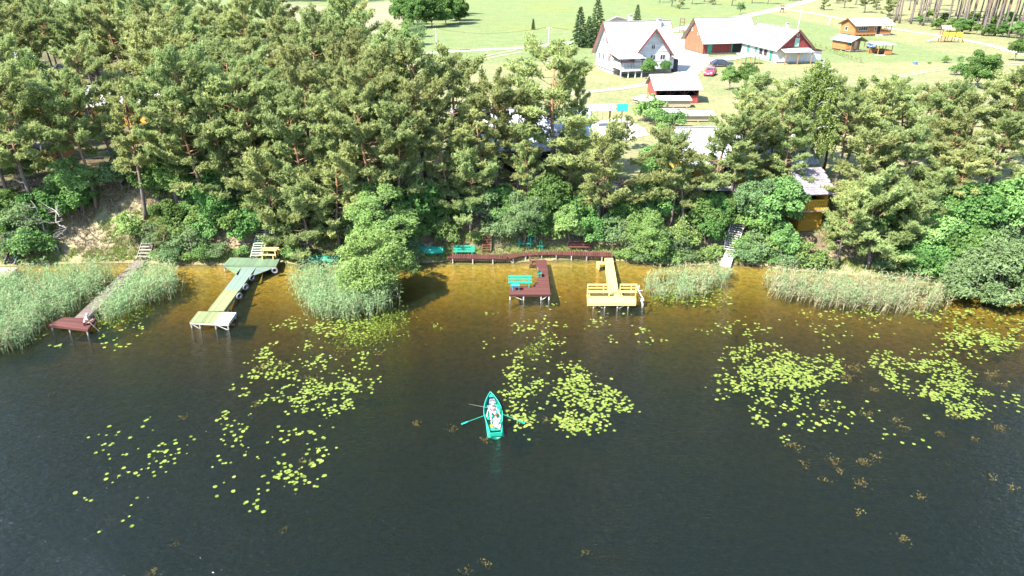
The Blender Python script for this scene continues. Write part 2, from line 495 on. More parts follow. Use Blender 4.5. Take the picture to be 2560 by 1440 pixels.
def bark_mat(name, low, high, mid=.45):
    m, nt, N, L, b = nmat(name)
    tc = N.new("ShaderNodeTexCoord"); sx = N.new("ShaderNodeSeparateXYZ"); L.new(tc.outputs["Generated"], sx.inputs[0])
    nz = N.new("ShaderNodeTexNoise"); nz.inputs["Scale"].default_value = 5; nz.inputs["Detail"].default_value = 6
    mp = N.new("ShaderNodeMapping"); mp.inputs[3].default_value = (3, 3, .8); L.new(tc.outputs["Object"], mp.inputs[0]); L.new(mp.outputs[0], nz.inputs["Vector"])
    ad = N.new("ShaderNodeMath"); ad.operation = 'MULTIPLY_ADD'; ad.inputs[1].default_value = .35; L.new(nz.outputs[0], ad.inputs[0]); L.new(sx.outputs[2], ad.inputs[2])
    rp = N.new("ShaderNodeValToRGB"); e = rp.color_ramp.elements
    e[0].position, e[1].position = mid, mid + .3
    e[0].color, e[1].color = (*low, 1), (*high, 1)
    L.new(ad.outputs[0], rp.inputs[0])
    mx = N.new("ShaderNodeMix"); mx.data_type = 'RGBA'; mx.blend_type = 'MULTIPLY'; mx.inputs[0].default_value = .8
    r2 = N.new("ShaderNodeValToRGB"); r2.color_ramp.elements[0].position = .35; r2.color_ramp.elements[1].position = .65
    r2.color_ramp.elements[0].color = (.45, .45, .45, 1)
    L.new(nz.outputs[0], r2.inputs[0]); L.new(rp.outputs[0], mx.inputs[6]); L.new(r2.outputs[0], mx.inputs[7])
    L.new(mx.outputs[2], b.inputs["Base Color"]); b.inputs["Roughness"].default_value = .95; b.inputs["Specular IOR Level"].default_value = .1
    return m

m_pinebark = bark_mat("pine_bark", (.15, .12, .105), (.26, .145, .08))
m_graybark = bark_mat("grey_bark", (.16, .14, .12), (.22, .19, .15))
m_birchbark = bark_mat("birch_bark", (.30, .28, .26), (.62, .60, .57), .05)
m_deadwood = mat("dead_wood", (.42, .38, .33), .9, .25, 6, .3)
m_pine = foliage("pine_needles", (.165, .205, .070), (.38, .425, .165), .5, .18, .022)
m_spruce = foliage("spruce_needles", (.035, .075, .03), (.11, .17, .06), .2)
m_leaf = foliage("green_leaves", (.085, .155, .045), (.26, .38, .12), .42, .2, .025)
m_leafdark = foliage("dark_green_leaves", (.055, .11, .032), (.16, .27, .075), .42, .2, .02)
m_willow = foliage("willow_leaves", (.11, .175, .045), (.26, .36, .115), .42, .12, .01)
m_grey = foliage("grey_green_leaves", (.085, .135, .05), (.20, .285, .125), .42, .15, .015)
m_birch = foliage("birch_leaves", (.07, .11, .025), (.23, .28, .085), .35, .15, .01)

def limb(mb, r, a, b, r0, r1, n=5, sag=.1, k=4):
    a, b = np.array(a, float), np.array(b, float)
    L_ = np.linalg.norm(b - a); j = r.normal(0, .05 * L_, (k + 1, 3)); j[0] = j[-1] = 0
    pts = [a * (1 - t) + b * t + np.array([0, 0, -sag * L_ * t * (1 - t)]) + j[i] for i, t in enumerate(np.linspace(0, 1, k + 1))]
    mb.tube(pts, list(np.linspace(r0, r1, k + 1)), n, False)
    return pts

def sprigs(r, C, A, Nn, ln, w, n, spread, tint):
    """needle bundles: n wedges per centre C around axis A, their flat sides turned toward Nn"""
    C = np.repeat(C, n, 0); A = np.repeat(A, n, 0); Nn = np.repeat(Nn, n, 0); T = np.clip(np.repeat(tint, n) + r.normal(0, .1, len(C)), 0, 1); k = len(C)
    ax = unit(A + r.normal(0, spread, (k, 3))); sd = unit(np.cross(ax, Nn + r.normal(0, .35, (k, 3))))
    l = (ln * r.uniform(.6, 1.3, k))[:, None]; ww = (w * r.uniform(.7, 1.3, k))[:, None] / 2
    V = np.stack([C - ax * l * .25 - sd * ww, C - ax * l * .25 + sd * ww, C + ax * l], 1)
    return V.reshape(-1, 3), np.arange(k * 3).reshape(k, 3), np.repeat(T, 3)

def make_pine(seed, H=13.0, cb=.42, R=2.9, nl=30, lean=.5, top=.5, dens=1.0, clump=1.0):
    """Scots pine: bare tapered trunk, crooked limbs, fans of twigs carrying needle bundles"""
    r = np.random.default_rng(seed)
    mb = MB(); parts = []
    lx, ly = r.normal(0, lean, 2)
    def tr(t): return np.array([lx * t ** 1.5 + .18 * math.sin(t * 7 + seed), ly * t ** 1.5 + .18 * math.cos(t * 6 + seed * 2), H * t * .97])
    r0 = .0115 * H + .03
    mb.tube([tr(t) for t in np.linspace(0, 1, 11)], [r0 * (1.25 if t == 0 else 1) * (1 - t) ** .8 + .03 for t in np.linspace(0, 1, 11)], 8)
    for i in range(8):                                           # dead snags under the crown
        t = r.uniform(.12, cb + .15); az = r.uniform(0, 6.28); ln = r.uniform(.5, 1.6)
        p = tr(t); limb(mb, r, p, p + np.array([math.cos(az) * ln, math.sin(az) * ln, r.uniform(-.3, .2)]), .035, .012, 4)
    lopside = r.uniform(0, 6.28)
    for i in range(nl):
        u = (i + r.uniform(0, 1)) / nl
        t = cb + (.985 - cb) * u ** .9
        az = i * 2.399 + r.normal(0, .45)
        prof = math.sin(math.pi * min(1, (.22 + .78 * (1 - u)))) ** .6 if u > .2 else .7 + u * 1.3
        prof = max(.18, prof * (1 - top * u * u)) * (1 + .25 * math.cos(az - lopside))
        ln = R * prof * r.uniform(.45, 1.25)
        el = math.radians(r.uniform(-12, 38) + 32 * u)
        p = tr(t)
        d = np.array([math.cos(az) * math.cos(el), math.sin(az) * math.cos(el), math.sin(el)])
        tip = p + d * ln
        limb(mb, r, p, tip, .05 * (1 - u) + .028, .012, 4, .3)
        base_t = r.uniform(.25, .75)
        side = unit(np.cross(d, [0, 0, 1.0])); out = unit(np.array([math.cos(az), math.sin(az), .35]))
        nt_ = int((6 + ln * 8.5) * clump ** .5)
        for k in range(nt_):
            f = r.uniform(.28, 1.04) ** .75
            q = p * (1 - f) + tip * f + np.array([0, 0, -.3 * ln * f * (1 - f)])
            sw = r.choice([-1, 1]) * r.uniform(.2, 1.1) * (1.25 - .6 * f)
            td = unit(d * .75 + side * sw + np.array([0, 0, r.uniform(-.12, .75)]))
            tl = r.uniform(.4, 1.05) * clump * (.55 + .25 * min(ln, 2.2))
            if k % 3 == 0: limb(mb, r, q, q + td * tl, .016, .006, 3, 0, 2)
            m = max(5, int(tl * 11.5 * dens)); ff = r.uniform(.2, 1.05, m) ** .8
            C = q + td * tl * ff[:, None] + r.normal(0, .13 * clump, (m, 3)) * np.array([1, 1, .7])
            Nn = unit(out * .55 + np.array([0, 0, .8]) + .6 * unit(C - (p * .5 + tip * .5)))
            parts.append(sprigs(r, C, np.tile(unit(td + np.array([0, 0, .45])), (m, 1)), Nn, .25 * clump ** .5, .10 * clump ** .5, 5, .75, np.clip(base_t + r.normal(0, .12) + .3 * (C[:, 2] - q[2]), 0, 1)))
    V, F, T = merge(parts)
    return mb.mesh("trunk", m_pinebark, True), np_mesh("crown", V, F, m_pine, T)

def make_broad(seed, lobes, nclump, leafmat, bark, cr=(.45, .8), leaf=.2, lw=.12, per=60, trunk_h=1.0, trunk_r=.1, stems=1, spread=.7, low=-.5):
    """broadleaf tree or shrub: lobes = [(centre, radii)], leaf clumps spread over and inside each lobe, limbs to each lobe"""
    r = np.random.default_rng(seed); mb = MB(); parts = []
    for k in range(stems):
        a = r.uniform(0, 6.28) if stems > 1 else 0; s = .25 * (stems > 1)
        fork = np.array([math.cos(a) * s * 2, math.sin(a) * s * 2, trunk_h])
        limb(mb, r, (math.cos(a) * s, math.sin(a) * s, -.1), fork, trunk_r, trunk_r * .7, 6, 0)
        for c, rad in lobes: limb(mb, r, fork, np.array(c) + np.array([0, 0, .25 * rad[2]]), trunk_r * .6, .02, 5, 0, 5)
    tot = sum(rad[0] * rad[1] for c, rad in lobes)
    for c, rad in lobes:
        c, rad = np.array(c, float), np.array(rad, float)
        n = max(3, int(nclump * rad[0] * rad[1] / tot))
        P, D = shell(r, c, rad * .92, n, low)
        for q, d in zip(P, D):
            cs = r.uniform(*cr)
            limb(mb, r, c * .7 + q * .3, q, .03, .008, 3, 0, 2)
            p2, d2 = shell(r, q, np.array([cs, cs, cs * .72]), int(per * cs * cs / .36), -.45)
            d2 = unit(d2 * .8 + np.array([0, 0, .35]) + .3 * d)
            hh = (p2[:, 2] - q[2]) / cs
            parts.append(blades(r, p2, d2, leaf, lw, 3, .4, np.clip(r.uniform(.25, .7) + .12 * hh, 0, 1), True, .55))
    V, F, T = merge(parts)
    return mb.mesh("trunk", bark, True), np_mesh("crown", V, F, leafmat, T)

def make_spruce(seed, H=8, R=1.8, dens=1.0):
    r = np.random.default_rng(seed); mb = MB(); parts = []
    mb.tube([(0, 0, -.1), (0, 0, H * .5), (0, 0, H)], [.022 * H, .012 * H, .01], 7)
    n = int(24 * dens + H * 6)
    for i in range(n):
        u = (i + .5) / n; z = H * (.06 + .93 * u); ln = R * (1 - u) ** .85 * r.uniform(.75, 1.1) + .1; az = i * 2.399
        d = np.array([math.cos(az), math.sin(az), -.22 + .5 * u]); p = np.array([0, 0, z])
        limb(mb, r, p, p + d * ln, .02, .008, 3, .1, 2)
        k = int(20 * ln * dens) + 6; f = r.uniform(.12, 1.05, k) ** .7
        side = np.array([-math.sin(az), math.cos(az), 0])
        C = p + d * ln * f[:, None] + side * (r.normal(0, .24, k) * ln * (1.1 - f * .6))[:, None] - np.array([0, 0, 1]) * (.18 * f ** 2 * ln)[:, None]
        parts.append(blades(r, C, np.tile(unit(d + np.array([0, 0, .1])), (k, 1)), .34, .13, 4, .5, r.uniform(.2, .8, k)))
    V, F, T = merge(parts)
    return mb.mesh("trunk", m_graybark, True), np_mesh("crown", V, F, m_spruce, T)

def make_birch(seed, H=12.0):
    r = np.random.default_rng(seed); mb = MB(); parts = []
    mb.tube([(0, 0, -.1), (.15, .1, H * .35), (0, .25, H * .7), (.1, .2, H)], [.2, .15, .09, .02], 8)
    for i in range(44):
        u = (i + .5) / 44; z = H * (.3 + .68 * u); az = i * 2.399; ln = 3.0 * (1 - u) ** .7 * r.uniform(.6, 1.1) + .4
        p = np.array([.1, .2, z]); tip = p + np.array([math.cos(az) * ln, math.sin(az) * ln, ln * .55])
        limb(mb, r, p, tip, .05, .012, 4, -.2)
        for k in range(11):
            f = r.uniform(.4, 1.05); q = p * (1 - f) + tip * f + r.normal(0, .2, 3); hang = r.uniform(.9, 2.3)
            m = int(hang * 15); tt = r.uniform(0, 1, m)
            C = q + np.stack([r.normal(0, .09, m) + .12 * tt, r.normal(0, .09, m), -hang * tt], 1)
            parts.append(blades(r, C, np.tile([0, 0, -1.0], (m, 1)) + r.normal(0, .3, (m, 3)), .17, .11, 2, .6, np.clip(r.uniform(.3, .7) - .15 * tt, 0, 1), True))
    V, F, T = merge(parts)
    return mb.mesh("trunk", m_birchbark, True), np_mesh("crown", V, F, m_birch, T)

# ------------------------------------------------------------------ plants: variants (shared meshes)
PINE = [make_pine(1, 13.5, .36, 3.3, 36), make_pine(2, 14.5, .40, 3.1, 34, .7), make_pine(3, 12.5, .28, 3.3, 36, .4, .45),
        make_pine(4, 14, .48, 3.7, 32, .9, .35), make_pine(5, 13, .24, 2.7, 40, .3, .62), make_pine(6, 12.5, .32, 3.6, 36, .8, .3)]
PINE_H = [13.5, 14.5, 12.5, 14, 13, 12.5]
LOWPINE = [make_pine(11, 8.5, .2, 3.0, 34, .6, .25, 1.0, .95), make_pine(12, 8.5, .28, 3.3, 34, .9, .15, 1.0, .95)]
YOUNG = [make_pine(21, 4.0, .08, 1.1, 20, .1, .75, .8, .6)]
TALL = [make_pine(31, 21, .62, 2.6, 20, .8, .4, .7, 1.2), make_pine(32, 20, .55, 2.4, 20, 1.2, .4, .7, 1.2), make_pine(33, 22, .68, 2.8, 18, .6, .4, .7, 1.2)]
SPRUCE = [make_spruce(41, 8, 2.0), make_spruce(42, 5, 1.1)]
def dome(w, h, n, r, z0=.2):
    out = [((0, 0, z0 + h * .5), (w * .62, w * .62, h * .5))]
    for k in range(n):
        a = 6.28 * k / n + r; out.append(((math.cos(a) * w * .5, math.sin(a) * w * .5, z0 + h * (.34 + .14 * (k % 3))), (w * .45, w * .45, h * .34)))
    return out
SHRUB = [make_broad(51, dome(1.5, 2.0, 4, .3), 34, m_leaf, m_graybark, (.32, .55), .2, .13, 60, .4, .05, 3),
         make_broad(52, dome(1.2, 1.5, 3, .9), 24, m_leaf, m_graybark, (.3, .5), .2, .13, 60, .3, .05, 3),
         make_broad(53, dome(1.9, 3.2, 5, .1), 48, m_leafdark, m_graybark, (.4, .65), .22, .15, 60, .8, .07, 3),
         make_broad(54, dome(1.7, 2.6, 4, .6), 40, m_grey, m_graybark, (.35, .6), .19, .09, 66, .6, .06, 3)]
SHRUB_H = [2.2, 1.7, 3.4, 2.8]
LEAFY = [make_broad(61, dome(2.6, 5.0, 5, .2, 1.6), 80, m_leaf, m_graybark, (.45, .8), .24, .16, 60, 1.8, .12),
         make_broad(62, dome(2.3, 4.6, 5, .7, 1.4), 70, m_leafdark, m_graybark, (.45, .8), .24, .16, 60, 1.6, .12),
         make_broad(63, dome(2.8, 5.6, 6, .4, 1.6), 84, m_grey, m_graybark, (.45, .75), .2, .1, 66, 1.8, .12)]
LEAFY.append(make_broad(64, dome(2.9, 6.4, 6, .4, .1), 100, m_leafdark, m_graybark, (.5, .85), .26, .18, 56, 1.0, .14))
LEAFY_H = [6.6, 6.0, 7.2, 6.6]
BIRCH = [make_birch(71)]
WILLOW = [make_broad(81, [((0, 0, 6.0), (2.5, 2.4, 2.6)), ((-.6, -.3, 3.9), (2.0, 2.2, 1.8)), ((.9, -.6, 4.6), (2.2, 2.0, 1.9)), ((0, .2, 8.0), (1.7, 1.6, 1.3))], 150, m_willow, m_graybark, (.45, .75), .2, .075, 85, 2.0, .2, 2),
          make_broad(82, [((0, 0, 3.0), (2.3, 2.1, 2.1)), ((-.6, -.6, 1.8), (2.0, 1.8, 1.4)), ((.8, -.4, 2.4), (1.8, 1.8, 1.7))], 110, m_willow, m_graybark, (.45, .75), .2, .075, 85, 1.0, .16, 3),
          make_broad(83, [((0, 0, 2.4), (2.9, 2.4, 2.0)), ((-2.2, -.4, 1.6), (2.1, 2.0, 1.5)), ((2.2, .2, 1.9), (2.3, 2.2, 1.7)), ((.3, 1.0, 3.3), (2.2, 2.0, 1.5)), ((.5, -1.6, 1.2), (2.6, 1.7, 1.2))], 170, m_grey, m_graybark, (.45, .75), .22, .1, 70, .8, .14, 4)]

_first = {}
def plant(name, meshes, loc, h_scale=1.0, rz=None, label=None, cat="tree", group=None, wide=1.0, tilt=None):
    """one individual plant: an Empty at its foot with the (shared) trunk and crown as parts"""
    o = root(name, (loc[0], loc[1], loc[2] - .05), random.uniform(0, 6.28) if rz is None else rz, label, cat, group)
    if tilt: o.rotation_euler = (tilt[0], tilt[1], o.rotation_euler[2])
    o.scale = (h_scale * wide, h_scale * wide, h_scale)
    obj("trunk", meshes[0], o)
    obj("crown", meshes[1], o)
    return o

# ------------------------------------------------------------------ plants: where they stand
def pine(px, py, h, v, label, group=None, rz=None, wide=1.0, kind=None, tilt=None, name="pine_tree"):
    pool, hh = {None: (PINE, PINE_H), 'low': (LOWPINE, [8.5, 8.5]), 'young': (YOUNG, [4.0]), 'tall': (TALL, [21, 20, 22])}[kind]
    v %= len(pool)
    return plant(name, pool[v], G(px, py), h / hh[v], rz, label, "pine tree", group, wide, tilt)

# pines along the bank, one by one
pine(1374, 510, 13.6, 5, "broad spreading pine rising behind the dark-fronted cottage, crown touching the lawn", wide=1.3, rz=.4)
pine(1240, 500, 11.5, 3, "thin-crowned pine with bare trunk over the blue-shadowed cottage roof", rz=1.2)
pine(1132, 480, 12.8, 2, "bushy pine standing at the end of the cottage roof nearest the dense wood", rz=2.1)
pine(1066, 455, 12.8, 5, "wide pine whose crown reaches up to the meadow road", rz=3.3)
pine(1180, 575, 7.6, 0, "low pine with rounded crown overhanging the brown stairs", kind='low', rz=.2)
pine(1130, 560, 9.5, 2, "mid-height pine just behind the upturned green boat and bench", rz=4.2, wide=.95)
pine(1318, 560, 9.0, 4, "narrow pine beside the timber deck in front of the cottage", rz=5.0, wide=.8)
pine(1440, 440, 9.5, 4, "slim dark pine between the cottage and the sand court", rz=.9, wide=.7)
pine(1502, 580, 8.6, 1, "umbrella-shaped low pine in front of the sand court", kind='low', rz=2.6, wide=1.1)
pine(1566, 372, 3.8, 0, "young pine sapling at the edge of the white sand court", kind='young')
pine(1716, 585, 9.4, 5, "orange-trunked forked pine on the bare bank beside the concrete stairs", rz=2.2, wide=1.0, tilt=(0, .16, 0))
pine(1678, 565, 8.6, 1, "dark-trunked leaning pine just beside the forked pine on the bare bank", rz=4.4, wide=.8, tilt=(0, .1, 0))
pine(1832, 490, 9.8, 0, "pine standing in front of the yellow and red cottage wall", rz=3.6, wide=.95)
pine(1905, 475, 9.6, 2, "pine overhanging the cottage roof beside the weeping birch", rz=1.0, wide=.9)
pine(2085, 480, 9.2, 3, "pine directly behind the two-storey yellow log annexe", rz=.3)
for i, (px, py, h, v, lb) in enumerate([
    (2160, 470, 9.6, 0, "first pine to the right of the yellow annexe, at the lawn edge"),
    (2235, 455, 9.2, 5, "flat-topped pine at the lawn edge in front of the round fruit tree"),
    (2320, 470, 9.4, 1, "slender pine at the lawn edge near the lone bushy tree"),
    (2400, 480, 9.4, 2, "wide pine at the lawn edge below the lone bushy tree"),
    (2480, 470, 10.4, 3, "tall pine at the lawn edge just inside the picture's right border"),
    (2560, 470, 11.5, 0, "rightmost tall pine at the lawn edge, cut by the picture border"),
    (2640, 490, 11.5, 5, "pine outside the right picture border whose branches reach in"),
    (2120, 560, 8.6, 5, "pine hanging over the slope right beside the yellow annexe"),
    (2230, 560, 9.0, 2, "middle pine on the slope above the pale reeds"),
    (2335, 540, 9.0, 0, "pine on the slope above the dark green maple"),
    (2440, 540, 8.8, 1, "pine on the slope above the grey willow bush"),
    (2530, 550, 8.6, 4, "narrow pine on the slope above the grey willow bush, close to the border"),
    (1870, 428, 9.2, 1, "pine rising behind the middle of the yellow cottage roof"),
    (1945, 425, 9.2, 5, "pine behind the cottage roof just left of the weeping birch"),
    (2055, 425, 9.0, 0, "pine just right of the weeping birch at the lawn edge"),
    (2115, 420, 8.6, 2, "pine at the lawn edge in line with the thuja row"),
    (2190, 405, 8.2, 3, "pine at the lawn edge in line with the gazebo"),
    (2270, 410, 8.2, 5, "pine at the lawn edge in line with the blue tub"),
    (2360, 410, 7.8, 0, "pine at the lawn edge in line with the two small round bushes"),
    (2520, 415, 10.0, 2, "dense pine at the lawn edge right of the lone bushy tree"),
    (2590, 400, 10.4, 1, "pine at the border whose top stands beside the lone bushy tree"),
    (1945, 520, 8.6, 4, "pine on the slope just left of the yellow annexe"),
    (1205, 545, 10.2, 1, "pine in front of the cottage roof's blue-shadowed end"),
    (1290, 520, 9.6, 5, "pine shading the front wall of the dark cottage"),
    (1420, 545, 8.2, 4, "narrow pine between the cottage and the umbrella-shaped pine"),
    (1865, 500, 8.8, 2, "pine at the patio end beside the yellow cottage door"),
    (1768, 545, 9.6, 5, "pine on the slope in front of the yellow cottage's lawn end"),
    (2370, 590, 7.6, 3, "pine halfway down the slope above the dark maple"),
    (2280, 610, 7.4, 2, "pine halfway down the slope above the straw-coloured reeds"),
    (2092, 632, 5.6, 2, "short pine at the foot of the yellow annexe")]):
    pine(px, py, h, v, lb, rz=i * 1.37 + .2, wide=1.14)
pine(2165, 668, 7.6, 0, "low spreading pine drooping over the pale reeds", kind='low', rz=1.1, wide=1.1)
pine(2090, 668, 6.6, 1, "small low pine at the water's edge left of the drooping pine", kind='low', rz=3.0, wide=.9)
pine(2260, 672, 6.6, 1, "small low pine at the water's edge right of the drooping pine", kind='low', rz=4.7, wide=.9)
pine(775, 655, 7.4, 0, "bushy low pine hanging over the covered boat near the yellow table", kind='low', rz=.5, wide=1.15)
pine(700, 620, 7.8, 1, "low pine beside the top of the green jetty stairs", kind='low', rz=2.4, wide=1.05)
pine(850, 630, 8.4, 0, "low pine tucked behind the round willow", kind='low', rz=4.0, wide=1.05)
pine(368, 548, 12.2, 1, "big leaning pine with stout bare trunk above the straw slope", rz=3.1, tilt=(0, -.05, 0))
pine(420, 640, 3.0, 0, "thin young pine beside the long wooden jetty", kind='young')
# the dense wood on the left shore: front rows by hand, then filled in
front = [(-60, 520), (20, 500), (90, 525), (170, 470), (240, 520), (300, 465), (445, 520), (520, 560), (500, 500), (590, 560), (640, 520), (690, 570), (740, 530), (780, 590),
         (830, 540), (880, 570), (930, 520), (985, 560), (1010, 600), (940, 600), (1040, 520), (560, 470), (620, 460), (700, 460), (790, 470), (870, 470), (960, 450), (1000, 420)]
ORD = "first second third fourth fifth sixth seventh eighth ninth tenth eleventh twelfth thirteenth fourteenth fifteenth sixteenth seventeenth eighteenth nineteenth twentieth twenty-first twenty-second twenty-third twenty-fourth twenty-fifth twenty-sixth twenty-seventh twenty-eighth".split()
lead = {0: "at the picture's left border", 3: "nearest the shingle-roofed hut", 5: "beside the leaning pine", 8: "over the small maple", 11: "at the head of the green stairs", 17: "behind the willow's shoulder"}
for i, (px, py) in enumerate(front):
    rank = sorted(front).index((px, py))
    lb = "bank pine " + lead[i] if i in lead else "pine in the left wood's front rows, " + ORD[rank] + " from the picture's left border"
    pine(px, py, 10.8 + (i * 37 % 11) * .25, i * 5 + 1, lb, "pines in the front rows of the left wood", rz=i * 2.1, wide=.92 + (i % 4) * .05)
placed = []
def wood_part(x, y):
    px = 1280 + FPX * x / (y * _c + 20.3 * _s)
    return ("near the straw field" if px > 700 else "around the birches" if px < 250 else "in its middle") + (", back rows" if y > 105 else ", inner rows")
wp = np.array(gpoly([(-250, 480), (-250, 160), (60, 170), (330, 178), (640, 190), (720, 245), (860, 285), (960, 315), (1000, 350), (960, 430), (560, 440), (240, 430)]))
gap = gpoly([(60, 400), (60, 280), (150, 240), (400, 275), (420, 400), (230, 430)])
tries = 0
while len(placed) < 92 and tries < 6000:
    tries += 1
    x, y = RNG.uniform(wp[:, 0].min(), wp[:, 0].max()), RNG.uniform(wp[:, 1].min(), wp[:, 1].max())
    if not inpoly(x, y, [tuple(q) for q in wp]) or inpoly(x, y, gap): continue
    if any((x - a) ** 2 + (y - b_) ** 2 < 4.3 ** 2 for a, b_ in placed): continue
    placed.append((x, y))
    i = len(placed)
    plant("pine_tree", PINE[i % 6], (x, y, float(hgt(x, y))), RNG.uniform(.88, 1.1), None, "tall pine among the close-packed crowns of the left-hand wood, " + wood_part(x, y), "pine tree", "pines of the dense left wood, " + wood_part(x, y), RNG.uniform(.9, 1.12))
for px, py, h, lb in [(905, 300, 14.5, "pointed pine standing tallest against the straw field"), (735, 245, 15, "spire-topped pine where the wood meets the straw field"), (820, 290, 13.5, "pine with split top in front of the green ditch"), (975, 330, 12.5, "pine at the wood's corner nearest the meadow road")]:
    pine(px, py, h, 4, lb, rz=px * .01, wide=1.1)
# far pine wood, top right
k = 0
far = []
while k < 90:
    px, py = RNG.uniform(2230, 2800), 0
    edge = np.interp(px, [2230, 2300, 2420, 2560, 2800], [60, 68, 88, 104, 140])
    py = edge - 3 - 55 * RNG.random() ** 1.4
    p = G(px, py)
    if any((p[0] - a) ** 2 + (p[1] - b_) ** 2 < 2.6 ** 2 for a, b_ in far): continue
    far.append((p[0], p[1])); k += 1
    plant("pine_tree", TALL[k % 3], p, RNG.uniform(.85, 1.1), None, "slender bare-trunked pine in the far wood beyond the playground", "pine tree", "pines of the far wood")
for i, (px, py) in enumerate([(1680, 16), (1730, 10), (1780, 12), (1830, 14), (1880, 8), (1700, 22), (1760, 4), (1920, 10), (2060, 25), (2110, 20), (2160, 32), (2190, 24), (2140, 12), (2230, 40), (2090, 8), (1650, 6), (1975, 2), (2215, 46)]):
    plant("pine_tree", [PINE[4], PINE[2], YOUNG[0]][i % 3], G(px, py), [.7, .75, 1.6][i % 3], None, "low bushy pine in the far hedge of trees behind the meadow", "pine tree", "bushy pines along the far edge of the meadow", 1.25)

for i, (px, py, v) in enumerate([(2300, 62, 0), (2340, 74, 1), (2375, 80, 0), (2405, 84, 1), (2440, 86, 0), (2470, 90, 1), (2505, 92, 1), (2540, 96, 0), (2560, 88, 1), (2320, 50, 0), (2430, 60, 1), (2520, 66, 0), (2360, 55, 1), (2480, 70, 0)]):
    plant("shrub", LEAFY[3 if v else 0], G(px, py), .45 + .07 * (i % 4), None, "leafy undergrowth bush at the foot of the far pine wood", "shrub", "bushes under the far pine wood", 1.2)
# spruces
for px, py, v, sc, w, lb in [(1448, 118, 0, 1.15, 1.0, "left spruce of the pair beside the white house"), (1490, 115, 0, 1.35, 1.05, "taller right spruce of the pair beside the white house"),
                          (1590, 82, 0, .95, .9, "spruce showing behind the white house chimney"), (1332, 130, 1, .78, 1.0, "small pointed spruce on the lawn beside the dirt road"),
                          (1333, 74, 1, .62, .9, "tiny spruce standing alone in the meadow above the road"), (1470, 119, 0, .9, 1.0, "short spruce in front of the pair beside the white house")]:
    plant("spruce_tree", SPRUCE[v], G(px, py), sc, None, lb, "spruce tree", "spruces near the white house", w)
# leafy trees
plant("birch_tree", BIRCH[0], G(2003, 470), 1.0, .6, "weeping birch with pale trunk behind the yellow annexe", "birch tree", None, 1.1)
plant("birch_tree", BIRCH[0], G(165, 430), 1.0, 2.2, "slim birch with bare white upper limbs in the left wood", "birch tree", None, .8)
plant("birch_tree", BIRCH[0], G(118, 400), .95, 4.0, "thin birch leaning over the shingle-roofed hut", "birch tree", None, .7)
plant("willow_tree", WILLOW[0], G(962, 655), .80, 0, "tall round willow on the shore above the upturned boat", "willow tree", None, 1.4)
plant("willow_tree", WILLOW[1], PZ(940, 735, 0), 1.08, .4, "low dense willow leaning out over the reeds and water", "willow tree", None, 1.1)
plant("willow_bush", WILLOW[2], G(2475, 742), 1.05, 0, "wide grey-green willow bush spilling onto the water at the right border", "bush", None, 1.05)
plant("willow_bush", WILLOW[1], G(1610, 652), .95, 2.0, "grey-green bush overhanging the shore beside the yellow jetty", "bush", None, .85)
leafy = [(2400, 625, 1, 1.0, "dark green maple in the hollow beside the grey willow bush"), (2320, 640, 0, .8, "bright yellow-green maple above the reeds"), (2420, 690, 1, .75, "dark leafy sapling drooping beside the willow bush"),
         (2510, 610, 0, .95, "leafy tree above the grey willow bush at the right border"), (2590, 640, 2, .9, "grey-green tree at the right border"),
         (1310, 615, 2, .72, "grey-green leafy tree behind the green shore table"), (1420, 615, 0, .62, "light green leafy tree behind the dark brown shore bench"), (1370, 560, 1, .85, "dark leafy tree below the cottage deck"),
         (1560, 590, 1, .6, "leafy shrub tree on the slope behind the shore walkway end"), (1785, 575, 1, .62, "dark green tree at the head of the concrete stairs"), (1930, 606, 0, .95, "light leafy tree in front of the yellow annexe"),
         (1872, 588, 2, .85, "pale feathery tree beside the yellow annexe"), (1950, 650, 0, .55, "leafy tree at the foot of the slope right of the concrete stairs"), (460, 520, 1, .8, "bluish small maple under the pines left of the green stairs"),
         (640, 420, 1, 1.0, "bluish-green maple standing among the pines"), (560, 580, 1, .75, "bluish-green bush tree beside the green jetty stairs"), (205, 528, 0, .8, "leafy tree shading the top of the straw slope"),
         (1640, 470, 0, .7, "young leafy tree at the lawn corner of the patio"), (1015, 200, 0, 1.3, "light leafy tree at the wood's edge below the meadow road"), (2440, 220, 3, .95, "lone bushy tree on the lawn above the pines"),
         (2535, 152, 1, .75, "round dark tree at the right border of the lawn"), (1390, 168, 0, .78, "round apple tree beside the pole near the house"), (1620, 198, 1, .62, "round bush in front of the white house wall"),
         (1662, 188, 1, .45, "smaller round bush at the white house corner"), (1862, 228, 1, .75, "leafy tree between the red car and the pines"), (1822, 226, 0, .6, "light green tree just below the dark car"), (1850, 36, 2, .62, "round grey-green tree in the meadow by the road"),
         (20, 130, 1, 1.5, "dark leafy tree at the top left border"), (60, 470, 2, .8, "grey-green tree above the blue-railed stairs"), (0, 470, 2, .8, "grey leafy tree at the left border")]
for px, py, v, sc, lb in leafy: plant("leafy_tree", LEAFY[v], G(px, py), sc, None, lb, "tree", None, 1.0)
for i, (px, py, sc) in enumerate([(1010, 62, 1.6), (1045, 70, 1.5), (1080, 68, 1.6), (1115, 62, 1.7), (1140, 52, 1.6), (1060, 50, 1.9), (1100, 42, 2.0), (1030, 40, 1.9), (1150, 58, 1.0), (1130, 36, 1.9), (1075, 28, 2.0)]):
    plant("leafy_tree", LEAFY[3], G(px, py), sc * .95, None, "round dark leafy tree in the grove standing alone in the meadow", "tree", "trees of the meadow grove", 1.0)
for i, px in enumerate(range(700, 900, 24)):
    plant("leafy_tree", LEAFY[1], G(px, 3 - i % 2 * 5), 2.0, None, "dark tree in the shaded row behind the straw field", "tree", "trees behind the straw field", 1.2)
